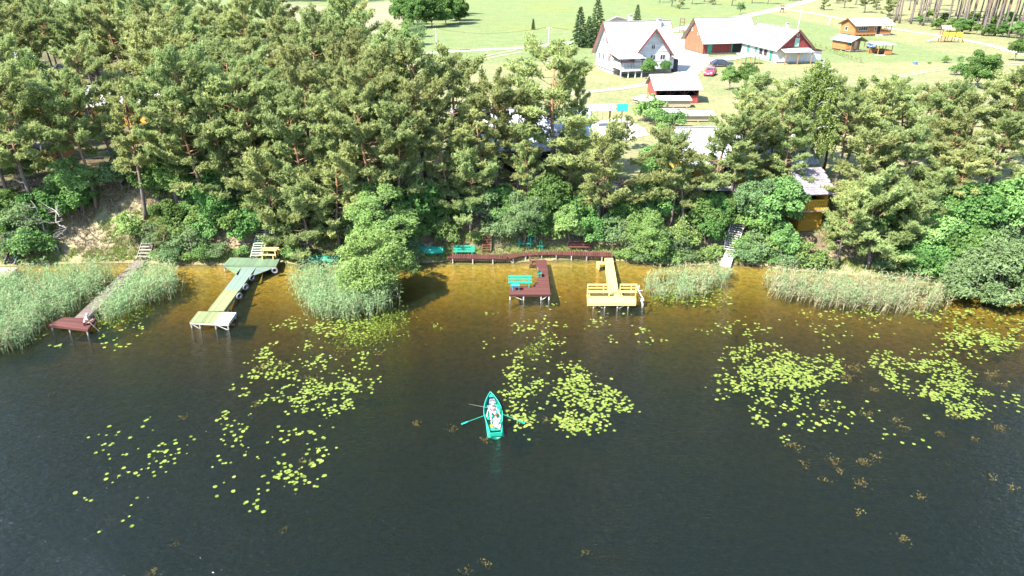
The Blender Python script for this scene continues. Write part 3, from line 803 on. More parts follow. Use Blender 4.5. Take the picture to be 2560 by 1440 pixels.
for i, (px, py, v, sc, lb) in enumerate([(1050, 92, 3, 1.3, "grey willow shrub below the meadow grove"), (1040, 112, 3, 1.5, "silvery shrub beside the pole at the meadow road"), (1020, 85, 0, 1.6, "green shrub at the foot of the meadow grove"),
                          (1622, 305, 0, 1.5, "bright green currant bush in front of the timber stack"), (1650, 318, 1, 1.3, "second currant bush beside the bright one"), (1690, 320, 0, 1.0, "yellow-green bush beside the small white roof"), (1655, 335, 1, .8, "little round tree on the lawn by the sand court"),
                          (2363, 157, 0, .62, "small round bush left of two on the lawn"), (2400, 153, 0, .5, "small round bush right of two on the lawn"), (2393, 188, 0, 1.0, "thin young fruit tree beside the lone bushy tree"), (2322, 160, 1, .3, "tiny bush on the lawn left of the two round ones")]):
    plant("shrub", SHRUB[v], G(px, py), sc, None, lb, "shrub")
def bank_part(px):
    for lim, t in ((230, "around the blue-railed stairs"), (420, "around the straw slope"), (680, "between the plank jetty and the green stairs"), (1000, "under the pines behind the willow"), (1230, "around the brown stairs"), (1400, "behind the green shore table"), (1560, "behind the dark brown shore bench"), (1760, "on the bare slope by the forked pine"), (1890, "around the concrete stairs"), (2080, "at the foot of the yellow annexe")):
        if px < lim: return t
    return "above the straw-coloured reeds"
shr = [(330, 590, 0, 1.0, "bright shrub alone on the straw slope"), (110, 625, 0, .8, "shrub beside the blue-railed stairs"), (400, 615, 3, .8, "shrub beside the head of the long wooden jetty"), (450, 600, 0, .9, None), (480, 635, 3, .9, None), (520, 600, 0, 1.0, None),
       (550, 560, 0, 1.1, None), (500, 570, 0, .9, None), (430, 570, 2, .8, None), (610, 640, 1, .6, "small shrub beside the green jetty platform"), (730, 645, 1, .8, "low shrub behind the yellow picnic table"), (745, 655, 0, .6, None), (1060, 590, 2, .8, "shrub above the upturned green boat"),
       (1110, 580, 1, .9, None), (1190, 608, 1, .7, "shrub at the foot of the brown stairs"), (1250, 600, 3, 1.0, "shrub right beside the brown stairs"), (1290, 590, 3, 1.0, None), (1340, 590, 2, .9, None), (1400, 600, 0, 1.0, None),
       (1440, 590, 0, 1.1, None), (1480, 605, 2, .8, None), (1540, 610, 3, 1.0, None), (1580, 625, 3, 1.1, None), (1640, 640, 3, 1.0, None), (1725, 605, 0, .6, "small shrub on the bare bank below the forked pine"), (1770, 605, 2, .8, None), (1780, 580, 2, .9, None),
       (1860, 640, 0, .9, "shrub right beside the concrete landing"), (1900, 645, 3, .9, None), (1930, 640, 0, 1.0, None), (1990, 650, 0, .9, None), (1890, 600, 2, 1.0, None), (1610, 560, 0, 1.0, None), (1650, 520, 0, 1.1, None), (1660, 545, 0, .9, None),
       (1620, 500, 0, 1.0, None), (1740, 560, 2, .9, None), (60, 560, 3, .8, None), (20, 600, 2, .7, None), (200, 540, 2, 1.0, None), (600, 590, 2, .9, None), (640, 560, 2, .9, None), (2280, 690, 2, .9, None), (2330, 690, 2, .9, None), (2360, 660, 2, 1.0, None),
       (1010, 640, 3, .9, None), (1030, 610, 2, .8, None), (1000, 600, 3, .9, None), (1690, 640, 3, .7, None), (1330, 570, 2, 1.0, None), (1460, 560, 2, 1.0, None), (1540, 560, 0, .9, None), (1400, 550, 2, .9, None), (960, 330, 0, 1.4, "bright undergrowth bush lit between the trunks of the wood"), (1000, 345, 0, 1.4, None)]
for px, py, v, sc, lb in shr:
    plant("shrub", SHRUB[v], G(px, py), sc, None, lb or "leafy shrub on the lake bank " + bank_part(px), "shrub", None if lb else "shrubs " + bank_part(px))
for i, (px, py, v) in enumerate([(30, 540, 2), (80, 590, 3), (130, 560, 2), (170, 500, 2), (310, 470, 3), (400, 500, 2), (440, 480, 2), (480, 540, 0), (540, 530, 2), (580, 540, 3), (620, 600, 2), (670, 590, 2), (720, 600, 2), (760, 570, 2), (820, 580, 2), (880, 600, 3), (920, 560, 2), (960, 590, 2), (1040, 560, 2), (1080, 545, 2), (1120, 610, 0), (1160, 550, 2), (1210, 560, 3), (1260, 550, 2), (40, 640, 3), (85, 650, 0), (1700, 620, 0), (1840, 560, 2), (1870, 540, 2), (2110, 610, 3), (2180, 600, 2), (2450, 640, 2), (2500, 660, 3), (0, 430, 2), (60, 450, 2), (330, 440, 2), (420, 440, 2), (500, 460, 2), (-20, 560, 2)]):
    plant("shrub", SHRUB[v], G(px, py), .75 + .09 * (i * 5 % 7), None, "leafy shrub on the lake bank " + bank_part(px), "shrub", "shrubs " + bank_part(px))
for i, (px, py) in enumerate([(395, 648), (430, 652), (470, 652), (515, 652), (545, 650), (1545, 645), (1575, 652), (1605, 655), (1640, 656), (1680, 655), (1720, 652), (1760, 650), (1785, 640), (1860, 655), (1895, 655), (1930, 660), (1965, 664), (2005, 668), (2045, 668), (2210, 678), (2250, 684), (2300, 692), (2345, 700), (740, 648), (765, 652), (1015, 652), (1035, 648)]):
    plant("shrub", SHRUB[(0, 3, 1)[i % 3]], G(px, py), .42 + .07 * (i * 3 % 5), None, "low bush at the water's edge " + bank_part(px), "shrub", "low bushes at the water's edge " + bank_part(px), 1.2)

# ------------------------------------------------------------------ building materials
def siding(name, col, period=.18, vertical=False, var=.18, rough=.75, depth=.02):
    """boarded wall: fine board joints as relief, board-to-board colour variation"""
    col = tuple(v * ALB for v in col)
    m, nt, N, L, b = nmat(name)
    tc = N.new("ShaderNodeTexCoord"); sx = N.new("ShaderNodeSeparateXYZ"); L.new(tc.outputs["Object"], sx.inputs[0])
    if vertical:
        ad = N.new("ShaderNodeMath"); ad.operation = 'ADD'; L.new(sx.outputs[0], ad.inputs[0]); L.new(sx.outputs[1], ad.inputs[1]); src = ad.outputs[0]
    else: src = sx.outputs[2]
    dv = N.new("ShaderNodeMath"); dv.operation = 'DIVIDE'; dv.inputs[1].default_value = period; L.new(src, dv.inputs[0])
    fr = N.new("ShaderNodeMath"); fr.operation = 'FRACT'; L.new(dv.outputs[0], fr.inputs[0])
    fl = N.new("ShaderNodeMath"); fl.operation = 'FLOOR'; L.new(dv.outputs[0], fl.inputs[0])
    wn_ = N.new("ShaderNodeTexWhiteNoise"); wn_.noise_dimensions = '1D'; L.new(fl.outputs[0], wn_.inputs["W"])
    nz = N.new("ShaderNodeTexNoise"); nz.inputs["Scale"].default_value = 1.3; nz.inputs["Detail"].default_value = 5; L.new(tc.outputs["Object"], nz.inputs["Vector"])
    av = N.new("ShaderNodeMath"); av.operation = 'ADD'; L.new(wn_.outputs[0], av.inputs[0]); L.new(nz.outputs[0], av.inputs[1])
    mr = N.new("ShaderNodeMapRange"); mr.inputs[1].default_value, mr.inputs[2].default_value = .3, 1.6; mr.inputs[3].default_value, mr.inputs[4].default_value = 1 - var, 1 + var; L.new(av.outputs[0], mr.inputs[0])
    hs = N.new("ShaderNodeHueSaturation"); hs.inputs["Color"].default_value = (*col, 1); L.new(mr.outputs[0], hs.inputs["Value"])
    L.new(hs.outputs[0], b.inputs["Base Color"]); b.inputs["Roughness"].default_value = rough; b.inputs["Specular IOR Level"].default_value = .2
    pw = N.new("ShaderNodeMath"); pw.operation = 'POWER'; pw.inputs[1].default_value = 4; L.new(fr.outputs[0], pw.inputs[0])
    bp = N.new("ShaderNodeBump"); bp.invert = True; bp.inputs["Distance"].default_value = depth; L.new(pw.outputs[0], bp.inputs["Height"]); L.new(bp.outputs[0], b.inputs["Normal"])
    return m

def corrug(name, col, period=.3, axis=0, var=.12):
    col = tuple(v * ALB for v in col)
    m, nt, N, L, b = nmat(name)
    tc = N.new("ShaderNodeTexCoord"); sx = N.new("ShaderNodeSeparateXYZ"); L.new(tc.outputs["Object"], sx.inputs[0])
    mu = N.new("ShaderNodeMath"); mu.operation = 'MULTIPLY'; mu.inputs[1].default_value = 6.283 / period; L.new(sx.outputs[axis], mu.inputs[0])
    sn = N.new("ShaderNodeMath"); sn.operation = 'SINE'; L.new(mu.outputs[0], sn.inputs[0])
    bp = N.new("ShaderNodeBump"); bp.inputs["Distance"].default_value = .03; L.new(sn.outputs[0], bp.inputs["Height"]); L.new(bp.outputs[0], b.inputs["Normal"])
    nz = N.new("ShaderNodeTexNoise"); nz.inputs["Scale"].default_value = .8; nz.inputs["Detail"].default_value = 6; L.new(tc.outputs["Object"], nz.inputs["Vector"])
    rp = N.new("ShaderNodeValToRGB"); rp.color_ramp.elements[0].position, rp.color_ramp.elements[1].position = .3, .7
    rp.color_ramp.elements[0].color = (*[v * (1 - var * 1.6) for v in col], 1); rp.color_ramp.elements[1].color = (*[min(1, v * (1 + var)) for v in col], 1)
    L.new(nz.outputs[0], rp.inputs[0]); L.new(rp.outputs[0], b.inputs["Base Color"]); b.inputs["Roughness"].default_value = .6
    return m

m_roofw = corrug("pale_sheet_roof", (.58, .555, .54)); m_roofb = corrug("pale_sheet_roof_shade_blue", (.60, .61, .66)); m_roofg = corrug("green_sheet_roof", (.30, .48, .40))  # second white roof has the blue of tree shade in its colour
m_shingle = siding("dark_shingles", (.20, .165, .16), .25, False, .45, .9, .05)
m_whitewall = siding("white_painted_boards", (.70, .66, .66), .2); m_redwall = siding("red_painted_boards", (.46, .10, .075), .15, True)
m_darkred = siding("shaded_red_boards", (.26, .055, .05), .15, True); m_orange = siding("orange_brown_boards", (.46, .19, .07), .17)  # the dark red has the barn front's shade mixed into it
m_barnor = siding("sunlit_orange_boards", (.34, .15, .08), .18, True); m_yellow = siding("yellow_log_wall", (.60, .33, .045), .2, False, .2, .6, .05)  # orange barn boards carry the sunlight on the gable in their colour
m_plaster = mat("white_plaster", (.70, .67, .62), .9, .12, 1.2); m_stone = mat("fieldstone_base", (.36, .33, .30), .9, .4, 4, .8)
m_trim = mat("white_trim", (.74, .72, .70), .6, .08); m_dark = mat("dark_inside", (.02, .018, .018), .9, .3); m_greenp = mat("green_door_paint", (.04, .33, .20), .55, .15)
m_brownp = mat("brown_trim", (.17, .065, .035), .6, .2); m_redtrim = mat("red_trim", (.30, .06, .05), .6, .2); m_orbeam = mat("orange_timber", (.52, .23, .07), .7, .2, 4)
m_glass = mat("window_glass", (.05, .06, .07), .06, .1, 1, 0, None, .6); m_brick = mat("pale_brick", (.62, .56, .52), .9, .2, 6)
m_conc = mat("pale_concrete", (.52, .49, .45), .95, .15, 2.5, .3); m_shadewall = siding("shaded_bluish_boards", (.035, .04, .06), .18)  # bluish near-black puts the lake cottage front's shade into the colour
m_lumber = siding("fresh_lumber", (.62, .50, .34), .09, False, .2); m_cover = mat("pale_cover_sheet", (.70, .66, .62), .7, .1, 1.5, .2)
m_greywood = mat("grey_weathered_wood", (.36, .31, .27), .9, .25, 3, .3, None, .15, 0, (1, 6, 6))

def window(p, m_frame, x0, x1, z0, z1, y, mull=1, axis='x', sgn=-1, t=.05):
    """a window on a wall plane: frame with a pane behind it as sub-part; axis is the wall's run, sgn its outward side"""
    f = MB(); w = .08
    def bx(a0, a1, b0, b1, o0, o1):
        o0, o1 = sorted((y + sgn * o0, y + sgn * o1))
        (f.box(a0, a1, o0, o1, b0, b1) if axis == 'x' else f.box(o0, o1, a0, a1, b0, b1))
    bx(x0, x1, z0, z0 + w, .004, t); bx(x0, x1, z1 - w, z1, .004, t); bx(x0, x0 + w, z0 + w, z1 - w, .004, t); bx(x1 - w, x1, z0 + w, z1 - w, .004, t)
    for k in range(mull):
        c = x0 + (x1 - x0) * (k + 1) / (mull + 1); bx(c - w * .35, c + w * .35, z0 + w, z1 - w, .006, t * .9)
    fo = f.build("window", m_frame, p)
    g = MB(); f = g
    bx(x0 + w * .5, x1 - w * .5, z0 + w * .5, z1 - w * .5, -.01, .02)
    g.build("pane", m_glass, fo)
    return fo

def door(p, m, x0, x1, z0, z1, y, axis='x', sgn=-1, handle=True):
    g = MB(); o0, o1 = sorted((y + sgn * .003, y + sgn * .06))
    g.box(x0, x1, o0, o1, z0, z1) if axis == 'x' else g.box(o0, o1, x0, x1, z0, z1)
    d = g.build("door", m, p)
    if handle:
        h = MB(); o0, o1 = sorted((y + sgn * .06, y + sgn * .1)); c = x1 - .12; zz = (z0 + z1) / 2
        h.box(c - .04, c + .04, o0, o1, zz - .06, zz + .06) if axis == 'x' else h.box(o0, o1, c - .04, c + .04, zz - .06, zz + .06)
        h.build("handle", m_dark, d)
    return d

def gable_shell(p, W, D, z0, zw, zr, m_wall, m_roof, ridge='x', over=.5, ridge_at=.5, m_gable=None, thick=.12, m_edge=None):
    """walls and a two-slope roof over the rectangle 0..W x 0..D; ridge along x or y at fraction ridge_at"""
    w = MB(); wt = .12
    w.box(0, W, 0, wt, z0, zw); w.box(0, W, D - wt, D, z0, zw); w.box(0, wt, wt, D - wt, z0, zw); w.box(W - wt, W, wt, D - wt, z0, zw)
    w.build("wall", m_wall, p)
    r = (D if ridge == 'x' else W) * ridge_at
    for e in (0.003, (W if ridge == 'x' else D) - wt - .003):
        tri = [(e, 0, zw), (e, D, zw), (e, r, zr)] if ridge == 'x' else [(0, e, zw), (W, e, zw), (r, e, zr)]
        MB().slab(tri, 0, (wt, 0, 0) if ridge == 'x' else (0, wt, 0)).build("gable", m_gable or m_wall, p)
    ext = D if ridge == 'x' else W
    k0, k1 = (zr - zw) / r, (zr - zw) / (ext - r)
    z_lo0, z_lo1 = zw - over * k0 + thick, zw - over * k1 + thick
    for side in (0, 1):
        s = MB()
        e, ze = (-over, z_lo0) if side == 0 else (ext + over, z_lo1)
        a0, a1 = -over, (W if ridge == 'x' else D) + over
        gap = .002 if side else 0
        if ridge == 'x': pts = [(a0, e, ze), (a1, e, ze), (a1, r + gap, zr + thick), (a0, r + gap, zr + thick)]
        else: pts = [(e, a0, ze), (e, a1, ze), (r + gap, a1, zr + thick), (r + gap, a0, zr + thick)]
        s.slab(pts, thick)
        s.build("roof", m_roof, p)
    cap = MB()
    A, B = ((-over, r, zr + thick + .03), (W + over, r, zr + thick + .03)) if ridge == 'x' else ((r, -over, zr + thick + .03), (r, D + over, zr + thick + .03))
    cap.beam(A, B, .34, .06).build("ridge_cap", m_stone, p)
    if m_edge:
        for end in (-over - .04, (W if ridge == 'x' else D) + over + .005):
            for e, ze in ((-over, z_lo0), (ext + over, z_lo1)):
                b = MB()
                A, B = ((end, e, ze - .02), (end, r, zr + thick - .02)) if ridge == 'x' else ((e, end, ze - .02), (r, end, zr + thick - .02))
                b.beam(A, B, .035, .24)
                b.build("bargeboard", m_edge, p)

def chimney(p, x, y, z0, z1, w=.6):
    c = MB().box(x - w / 2, x + w / 2, y - w / 2, y + w / 2, z0, z1).build("chimney", m_brick, p)
    MB().box(x - w / 2 - .08, x + w / 2 + .08, y - w / 2 - .08, y + w / 2 + .08, z1 + .002, z1 + .12).build("cap", m_stone, c)

GZ = 5.4
# ------------------------------------------------------------------ white house
h = root("white_house", (18.9, 133.0, GZ), math.radians(15), "white two-storey house with steep pale roof, front gable and balcony", "house")
W_, D_ = 12.4, 8.6
MB().box(.2, W_ - .2, .2, D_ - .2, -.05, .75).build("foundation", m_stone, h)
gable_shell(h, W_, D_, .752, 3.7, 8.9, m_whitewall, m_roofw, 'x', .7, .5, None, .14, m_redtrim)
g = MB()                                     # front cross gable
gx0, gx1, gy, gp = 3.9, 11.0, -.9, 8.0
g.slab([(gx0, gy, .9), (gx1, gy, .9), (gx1, gy, 3.75), ((gx0 + gx1) / 2, gy, gp), (gx0, gy, 3.75)], 0, (0, .14, 0))
g.box(gx0, gx0 + .14, gy + .142, .1, .9, 3.7); g.box(gx1 - .14, gx1, gy + .142, .1, .9, 3.7)
g.build("front_gable", m_whitewall, h)
for s in (-1, 1):
    cx = (gx0 + gx1) / 2; ex = cx + s * (gx1 - gx0 + .9) / 2; zl = 3.75 - (gp - 3.75) / ((gx1 - gx0) / 2) * .45
    MB().slab([(ex, gy - .7, zl + .14), (cx + s * .002, gy - .7, gp + .14), (cx + s * .002, 3.4, gp + .14), (ex, 1.2 if s > 0 else 1.0, zl + .14)][::s], .14).build("dormer_roof", m_roofw, h)
    MB().beam((ex, gy - .74, zl + .06), (cx, gy - .74, gp + .06), .04, .3).build("bargeboard", m_redtrim, h)
for z in (2.35, 4.05, 5.2): MB().box(gx0 + .2 + max(0, (z - 3.75) * .82), gx1 - .2 - max(0, (z - 3.75) * .82), gy - .04, gy - .003, z, z + .12).build("board_band", m_trim, h)
window(h, m_trim, 7.05, 7.85, 4.5, 5.5, gy, 1)
for x in (5.0, 7.0, 9.0): window(h, m_trim, x, x + 1.1, 2.55, 3.5, gy, 1)
for y in (1.5, 4.2, 6.4): window(h, m_trim, y, y + 1.1, 2.1, 3.3, 0, 1, 'y')
for y in (3.2, 4.7): window(h, m_trim, y, y + .9, 5.2, 6.3, 0, 1, 'y')
# balcony on posts
MB().box(-.3, 4.1, -4.2, -.02, 1.55, 1.75).build("balcony_floor", m_trim, h)
MB().box(-.3, 4.1, -4.24, -4.203, 1.2, 1.6).build("fascia", m_trim, h)
for x in (-.2, 1.3, 2.7, 3.95): MB().box(x, x + .16, -4.1, -3.94, -.1, 1.55).build("post", m_trim, h)
for x in (-.2, 1.9, 3.95): MB().box(x, x + .12, -4.16, -4.04, 1.75, 3.85).build("roof_post", m_redtrim, h)
MB().box(-.3, 4.1, -4.18, -4.1, 2.75, 2.85).build("handrail", m_redtrim, h)
for i in range(14): obj("baluster", unit_box(m_trim, "baluster"), h, (-.05 + i * .3, -4.14, 2.25), 0, (.12, .05, .98))
for i in range(13): obj("baluster", unit_box(m_trim, "baluster"), h, (-.25, -3.9 + i * .3, 2.25), 0, (.05, .12, .98))
MB().slab([(-.9, -4.8, 3.55), (4.3, -4.8, 3.55), (4.3, .15, 4.12), (-.9, .15, 4.12)], .12).build("balcony_roof", m_roofw, h)
chimney(h, 5.2, 5.4, 8.0, 10.0); chimney(h, 10.4, 3.6, 7.3, 9.3, .75)
MB().slab([(2.6, 6.0, 9.9), (5.2, 6.0, 9.3), (4.4, 9.2, 8.4), (2.2, 9.2, 8.9)], .2).build("rear_roof", m_roofw, h)
MB().box(12.5, 13.6, .4, 2.8, 0, 2.3).build("side_porch", m_shadewall, h)

# ------------------------------------------------------------------ barn, two wings
h = root("barn", (43.0, 161.5, GZ), math.radians(13), "long L-shaped barn with pale roof, red boards toned for sun and shade, green doors", "barn")
MB().box(.1, 12.9, .1, 9.4, -.05, .4).build("foundation", m_stone, h)
gable_shell(h, 13, 9.5, .402, 3.0, 7.3, m_darkred, m_roofw, 'x', .7, .5, m_barnor, .14, m_brownp)
MB().box(-.03, -.003, 0.1, 9.4, .4, 3.0).build("sunlit_boarding", m_barnor, h)  # thin sheet laying the sunlit tone over the left end wall
door(h, m_greenp, 1.0, 2.1, .45, 2.7, 0); MB().box(7.2, 9.6, -.05, -.003, .42, 2.9).build("dark_doorway_panel", m_dark, h)  # near-black panel on the wall paints the unlit barn opening
door(h, m_greenp, 6.9, 7.15, .45, 2.9, 0, handle=False)
MB().slab([(9.7, -.1, .45), (11.4, -1.0, .45), (11.4, -1.0, 2.8), (9.7, -.1, 2.8)], 0, (.03, .06, 0)).build("open_door", m_greenp, h)
for z, y in ((3.9, 3.0), (4.6, 6.0)): window(h, m_trim, y, y + .5, z, z + .7, -.03, 0, 'y')
w2 = root("barn_wing", (43.0 + 12.0 * math.cos(math.radians(13)) + .2, 161.5 + 12 * math.sin(math.radians(13)) - 16.2, GZ), math.radians(10), "barn wing with white plaster wall, green doors and red gable facing the lake", "barn")
MB().box(.1, 7.5, .1, 15.9, -.05, .35).build("foundation", m_stone, w2)
gable_shell(w2, 7.6, 16, .352, 3.0, 6.4, m_plaster, m_roofw, 'y', .6, .5, m_darkred, .14, m_brownp)
for y in (2.0, 8.6, 12.0): door(w2, m_greenp, y, y + 1.0, .4, 2.6, 0, 'y')
for y in (4.2, 6.2): window(w2, m_brownp, y, y + 1.3, 1.0, 2.2, 0, 1, 'y')
door(w2, mat("pale_green_door", (.35, .55, .45), .6, .1), 3.4, 4.4, 3.3, 5.0, 0)
window(w2, m_trim, 3.6, 4.2, 5.3, 5.8, 0, 0)
MB().slab([(.3, -2.4, 2.5), (6.8, -2.4, 2.5), (6.8, -.05, 3.0), (.3, -.05, 3.0)], .1).build("porch_roof", m_roofw, w2)
for x in (.6, 3.4, 6.4): MB().box(x, x + .12, -2.2, -2.08, 0, 2.45).build("post", m_orbeam, w2)
MB().box(7.62, 10.6, 1.0, 7.5, 0, 2.2).build("lean_to", m_plaster, w2)
MB().slab([(7.65, .6, 3.0), (11.0, .6, 2.3), (11.0, 7.9, 2.3), (7.65, 7.9, 3.0)], .1).build("lean_to_roof", m_darkred, w2)
MB().slab([(7.65, .95, 2.25), (10.6, .95, 2.25), (10.6, .95, 2.3), (7.65, .95, 2.85)], 0, (0, .04, 0)).build("lean_to_gable", m_darkred, w2)
chimney(w2, 4.6, 6, 6.0, 7.3, .5)
t = root("barn_shelter", (G(1868, 160)[0], G(1868, 160)[1], GZ), .2, "small shelter roof on posts in front of the barn wing", "shelter")
MB().slab([(-2.2, -1, 1.7), (2.4, -1, 1.7), (2.4, 1, 2.1), (-2.2, 1, 2.1)], .08).build("roof", m_cover, t)
for x in (-2, 0, 2.1):
    for y in (-.9, .8): MB().box(x, x + .1, y, y + .1, 0, 1.66).build("post", m_orbeam, t)

# ------------------------------------------------------------------ red shed and timber stacks
h = root("red_shed", (21.7, 105.4, GZ), math.radians(3), "red boarded shed with white roof and open lattice front", "shed")
SW, SD = 6.6, 5.4
MB().box(0, .12, .1, SD, 0, 2.2).build("wall", m_redwall, h); MB().box(SW - .12, SW, .1, SD, 0, 2.2).build("wall", m_redwall, h)
MB().box(.122, SW - .122, SD - .12, SD, 0, 2.2).build("wall", m_redwall, h); MB().box(.122, SW - .122, .05, .15, 0, 1.15).build("front_wall", m_redwall, h)
MB().box(.13, SW - .13, 2.4, 2.5, 0, 2.6).build("dark_backing", m_dark, h)  # near-black sheet added to paint the shade behind the lattice front
for _pts, _th in (([(.003, 0.1, 2.2), (.003, SD, 2.2), (.003, SD * .62, 3.7)], (.1, 0, 0)), ([(SW - .11, 0.1, 2.2), (SW - .11, SD, 2.2), (SW - .11, SD * .62, 3.7)], (.1, 0, 0))): MB().slab(_pts, 0, _th).build("gable", m_redwall, h)
MB().slab([(-.4, -.5, 2.12), (SW + .4, -.5, 2.12), (SW + .4, SD * .62, 3.82), (-.4, SD * .62, 3.82)], .1).build("roof", m_roofw, h)
MB().slab([(-.4, SD * .62 + .003, 3.82), (SW + .4, SD * .62 + .003, 3.82), (SW + .4, SD + .5, 2.05), (-.4, SD + .5, 2.05)], .1).build("roof", m_roofw, h)
for i in range(4):
    x = .1 + i * (SW - .3) / 3
    MB().box(x, x + .1, .04, .16, 1.152, 2.18).build("post", m_brownp, h)
    if i < 3:
        x2 = x + (SW - .3) / 3
        MB().beam((x + .1, .1, 1.2), ((x + x2) / 2 + .05, .1, 2.1), .06).build("brace", m_brownp, h)
        MB().beam((x2, .1, 1.2), ((x + x2) / 2 + .05, .1, 2.1), .06).build("brace", m_brownp, h)
def lumber(loc, rz, L_, D2, H2, rows, label, cover=True):
    t = root("timber_stack", loc, rz, label, "timber stack")
    nb = int(D2 / .24); mm = unit_box(m_lumber, "board")
    for r_ in range(rows):
        for k in range(nb):
            if 0 < k < nb - 1 and r_ < rows - 1: continue
            obj("board", mm, t, (random.uniform(-.06, .06), (k + .5) * D2 / nb, .14 + (r_ + .5) * H2 / rows), 0, (L_, D2 / nb * .94, H2 / rows * .93))
    for x in (-.4 * L_, 0, .4 * L_): MB().box(x - .06, x + .06, -.05, D2 + .05, 0, .138).build("bearer", m_greywood, t)
    if cover: MB().slab([(-L_ / 2 - .15, -.25, H2 + .2), (L_ / 2 + .15, -.25, H2 + .2), (L_ / 2 + .15, D2 + .1, H2 + .55), (-L_ / 2 - .15, D2 + .1, H2 + .55)], .05).build("cover_sheet", m_cover, t)
    return t
p = G(1683, 270); lumber((p[0], p[1], p[2]), .02, 5.0, 1.5, .95, 7, "long stack of pale sawn timber under a sheet before the red shed")
p = G(1605, 262); lumber((p[0], p[1], p[2]), -1.0, 4.2, 2.0, .45, 4, "low pile of boards beside the red shed's left wall", True)
p = G(1679, 292); lumber((p[0], p[1], p[2]), 0, 3.3, .8, .45, 4, "short covered board pile behind the currant bushes", True)
p = G(1745, 305); lumber((p[0], p[1], p[2]), 0, 4.2, 1.2, .7, 6, "covered timber stack at the lawn end of the cottage roof", True)

# ------------------------------------------------------------------ orange cabins, gazebo
h = root("log_cabin", (95.0, 201.2, GZ), math.radians(12), "large orange wooden cabin with white roof and open end porch", "cabin")
for x in np.arange(.2, 11.6, 1.2):
    for y in (.15, 5.9): MB().box(x, x + .3, y, y + .3, -.1, .35).build("stone_pier", m_stone, h)
CW = 8.0
w = MB(); w.box(0, CW, 0, .12, .352, 2.9); w.box(0, CW, 6.2, 6.32, .352, 2.9); w.box(0, .12, .122, 6.198, .352, 2.9); w.box(CW - .12, CW, .122, 6.198, .352, 2.9); w.build("wall", m_orange, h)
MB().box(CW + .002, 11.5, 0, 6.3, .25, .4).build("porch_floor", m_greywood, h)
MB().box(CW + .01, 11.5, 0, .1, .402, 1.3).build("porch_wall", m_orange, h); MB().box(11.4, 11.5, .102, 6.3, .402, 1.3).build("porch_wall", m_orange, h)
for x in (CW + .1, CW + 1.2, CW + 2.3, 11.36): MB().box(x, x + .13, -.02, .11, 1.302, 2.9).build("post", m_orbeam, h)
for y in (2, 4, 6.1): MB().box(11.37, 11.5, y, y + .13, 1.302, 2.9).build("post", m_orbeam, h)
for _pts, _th in (([(0.003, 0, 2.9), (.003, 6.3, 2.9), (.003, 3.15, 4.3)], (.12, 0, 0)), ([(11.35, 0, 2.9), (11.35, 6.3, 2.9), (11.35, 3.15, 4.3)], (.12, 0, 0))): MB().slab(_pts, 0, _th).build("gable", m_orange, h)
MB().slab([(-.6, -.6, 2.75), (12.1, -.6, 2.75), (12.1, 3.15, 4.42), (-.6, 3.15, 4.42)], .12).build("roof", m_roofw, h)
MB().slab([(-.6, 3.153, 4.42), (12.1, 3.153, 4.42), (12.1, 6.9, 2.75), (-.6, 6.9, 2.75)], .12).build("roof", m_roofw, h)
for A, B in (((-.63, -.6, 2.7), (-.63, 3.15, 4.38)), ((-.63, 6.9, 2.7), (-.63, 3.15, 4.38))): MB().beam(A, B, .04, .25).build("bargeboard", m_brownp, h)
window(h, m_trim, 1.0, 3.9, 1.4, 2.5, 0, 3); window(h, m_trim, 6.0, 6.7, 1.4, 2.4, 0, 0); window(h, m_trim, 3.2, 4.4, 1.2, 2.3, 0, 0, 'y'); door(h, m_dark, 7.0, 7.9, .4, 2.4, 0)
MB().box(6.7, 8.3, -1.2, -.02, 0, .3).build("step", m_conc, h)
h = root("log_cabin", (78.4, 166.4, GZ), math.radians(16), "small orange cabin with green roof and railed porch", "cabin")
for x in (0.1, 1.7, 3.4): 
    for y in (.1, 3, 6.1): MB().box(x, x + .3, y, y + .3, -.1, .3).build("stone_pier", m_stone, h)
w = MB(); w.box(0, 3.8, 1.6, 1.72, .302, 2.4); w.box(0, 3.8, 6.3, 6.42, .302, 2.4); w.box(0, .12, 1.722, 6.298, .302, 2.4); w.box(3.68, 3.8, 1.722, 6.298, .302, 2.4); w.build("wall", m_orange, h)
MB().box(0, 3.8, 0, 1.598, .2, .34).build("porch_floor", m_greywood, h)
for x in (0, 1.9, 3.7): MB().box(x, x + .1, 0, .1, .342, 2.4).build("post", m_orbeam, h)
for z in (.6, .9, 1.2): MB().box(.11, 1.89, .02, .07, z, z + .14).build("rail", m_orbeam, h)
for z in (.6, .9, 1.2): MB().box(.02, .07, .11, 1.58, z, z + .14).build("rail", m_orbeam, h)
for _pts, _th in (([(0, 1.6, 2.4), (3.8, 1.6, 2.4), (1.9, 1.6, 3.3)], (0, .1, 0)), ([(0, 6.3, 2.4), (3.8, 6.3, 2.4), (1.9, 6.3, 3.3)], (0, .1, 0))): MB().slab(_pts, 0, _th).build("gable", m_orange, h)
MB().slab([(-.5, -.5, 2.25), (1.9, -.5, 3.4), (1.9, 6.9, 3.4), (-.5, 6.9, 2.25)][::-1], .1).build("roof", m_roofg, h)
MB().slab([(1.903, -.5, 3.4), (4.3, -.5, 2.25), (4.3, 6.9, 2.25), (1.903, 6.9, 3.4)][::-1], .1).build("roof", m_roofg, h)
for s in (-.5, 4.3): MB().beam((s, -.53, 2.2), (1.9, -.53, 3.36), .04, .2).build("bargeboard", m_brownp, h)
window(h, m_trim, .4, 1.4, 1.1, 2.0, 1.6, 1); door(h, m_trim, 2.2, 3.0, .36, 2.2, 1.6)
p = G(2212, 138)
h = root("gazebo", (p[0] - 1.7, p[1], GZ), math.radians(10), "open orange timber gazebo with flat pale roof", "gazebo")
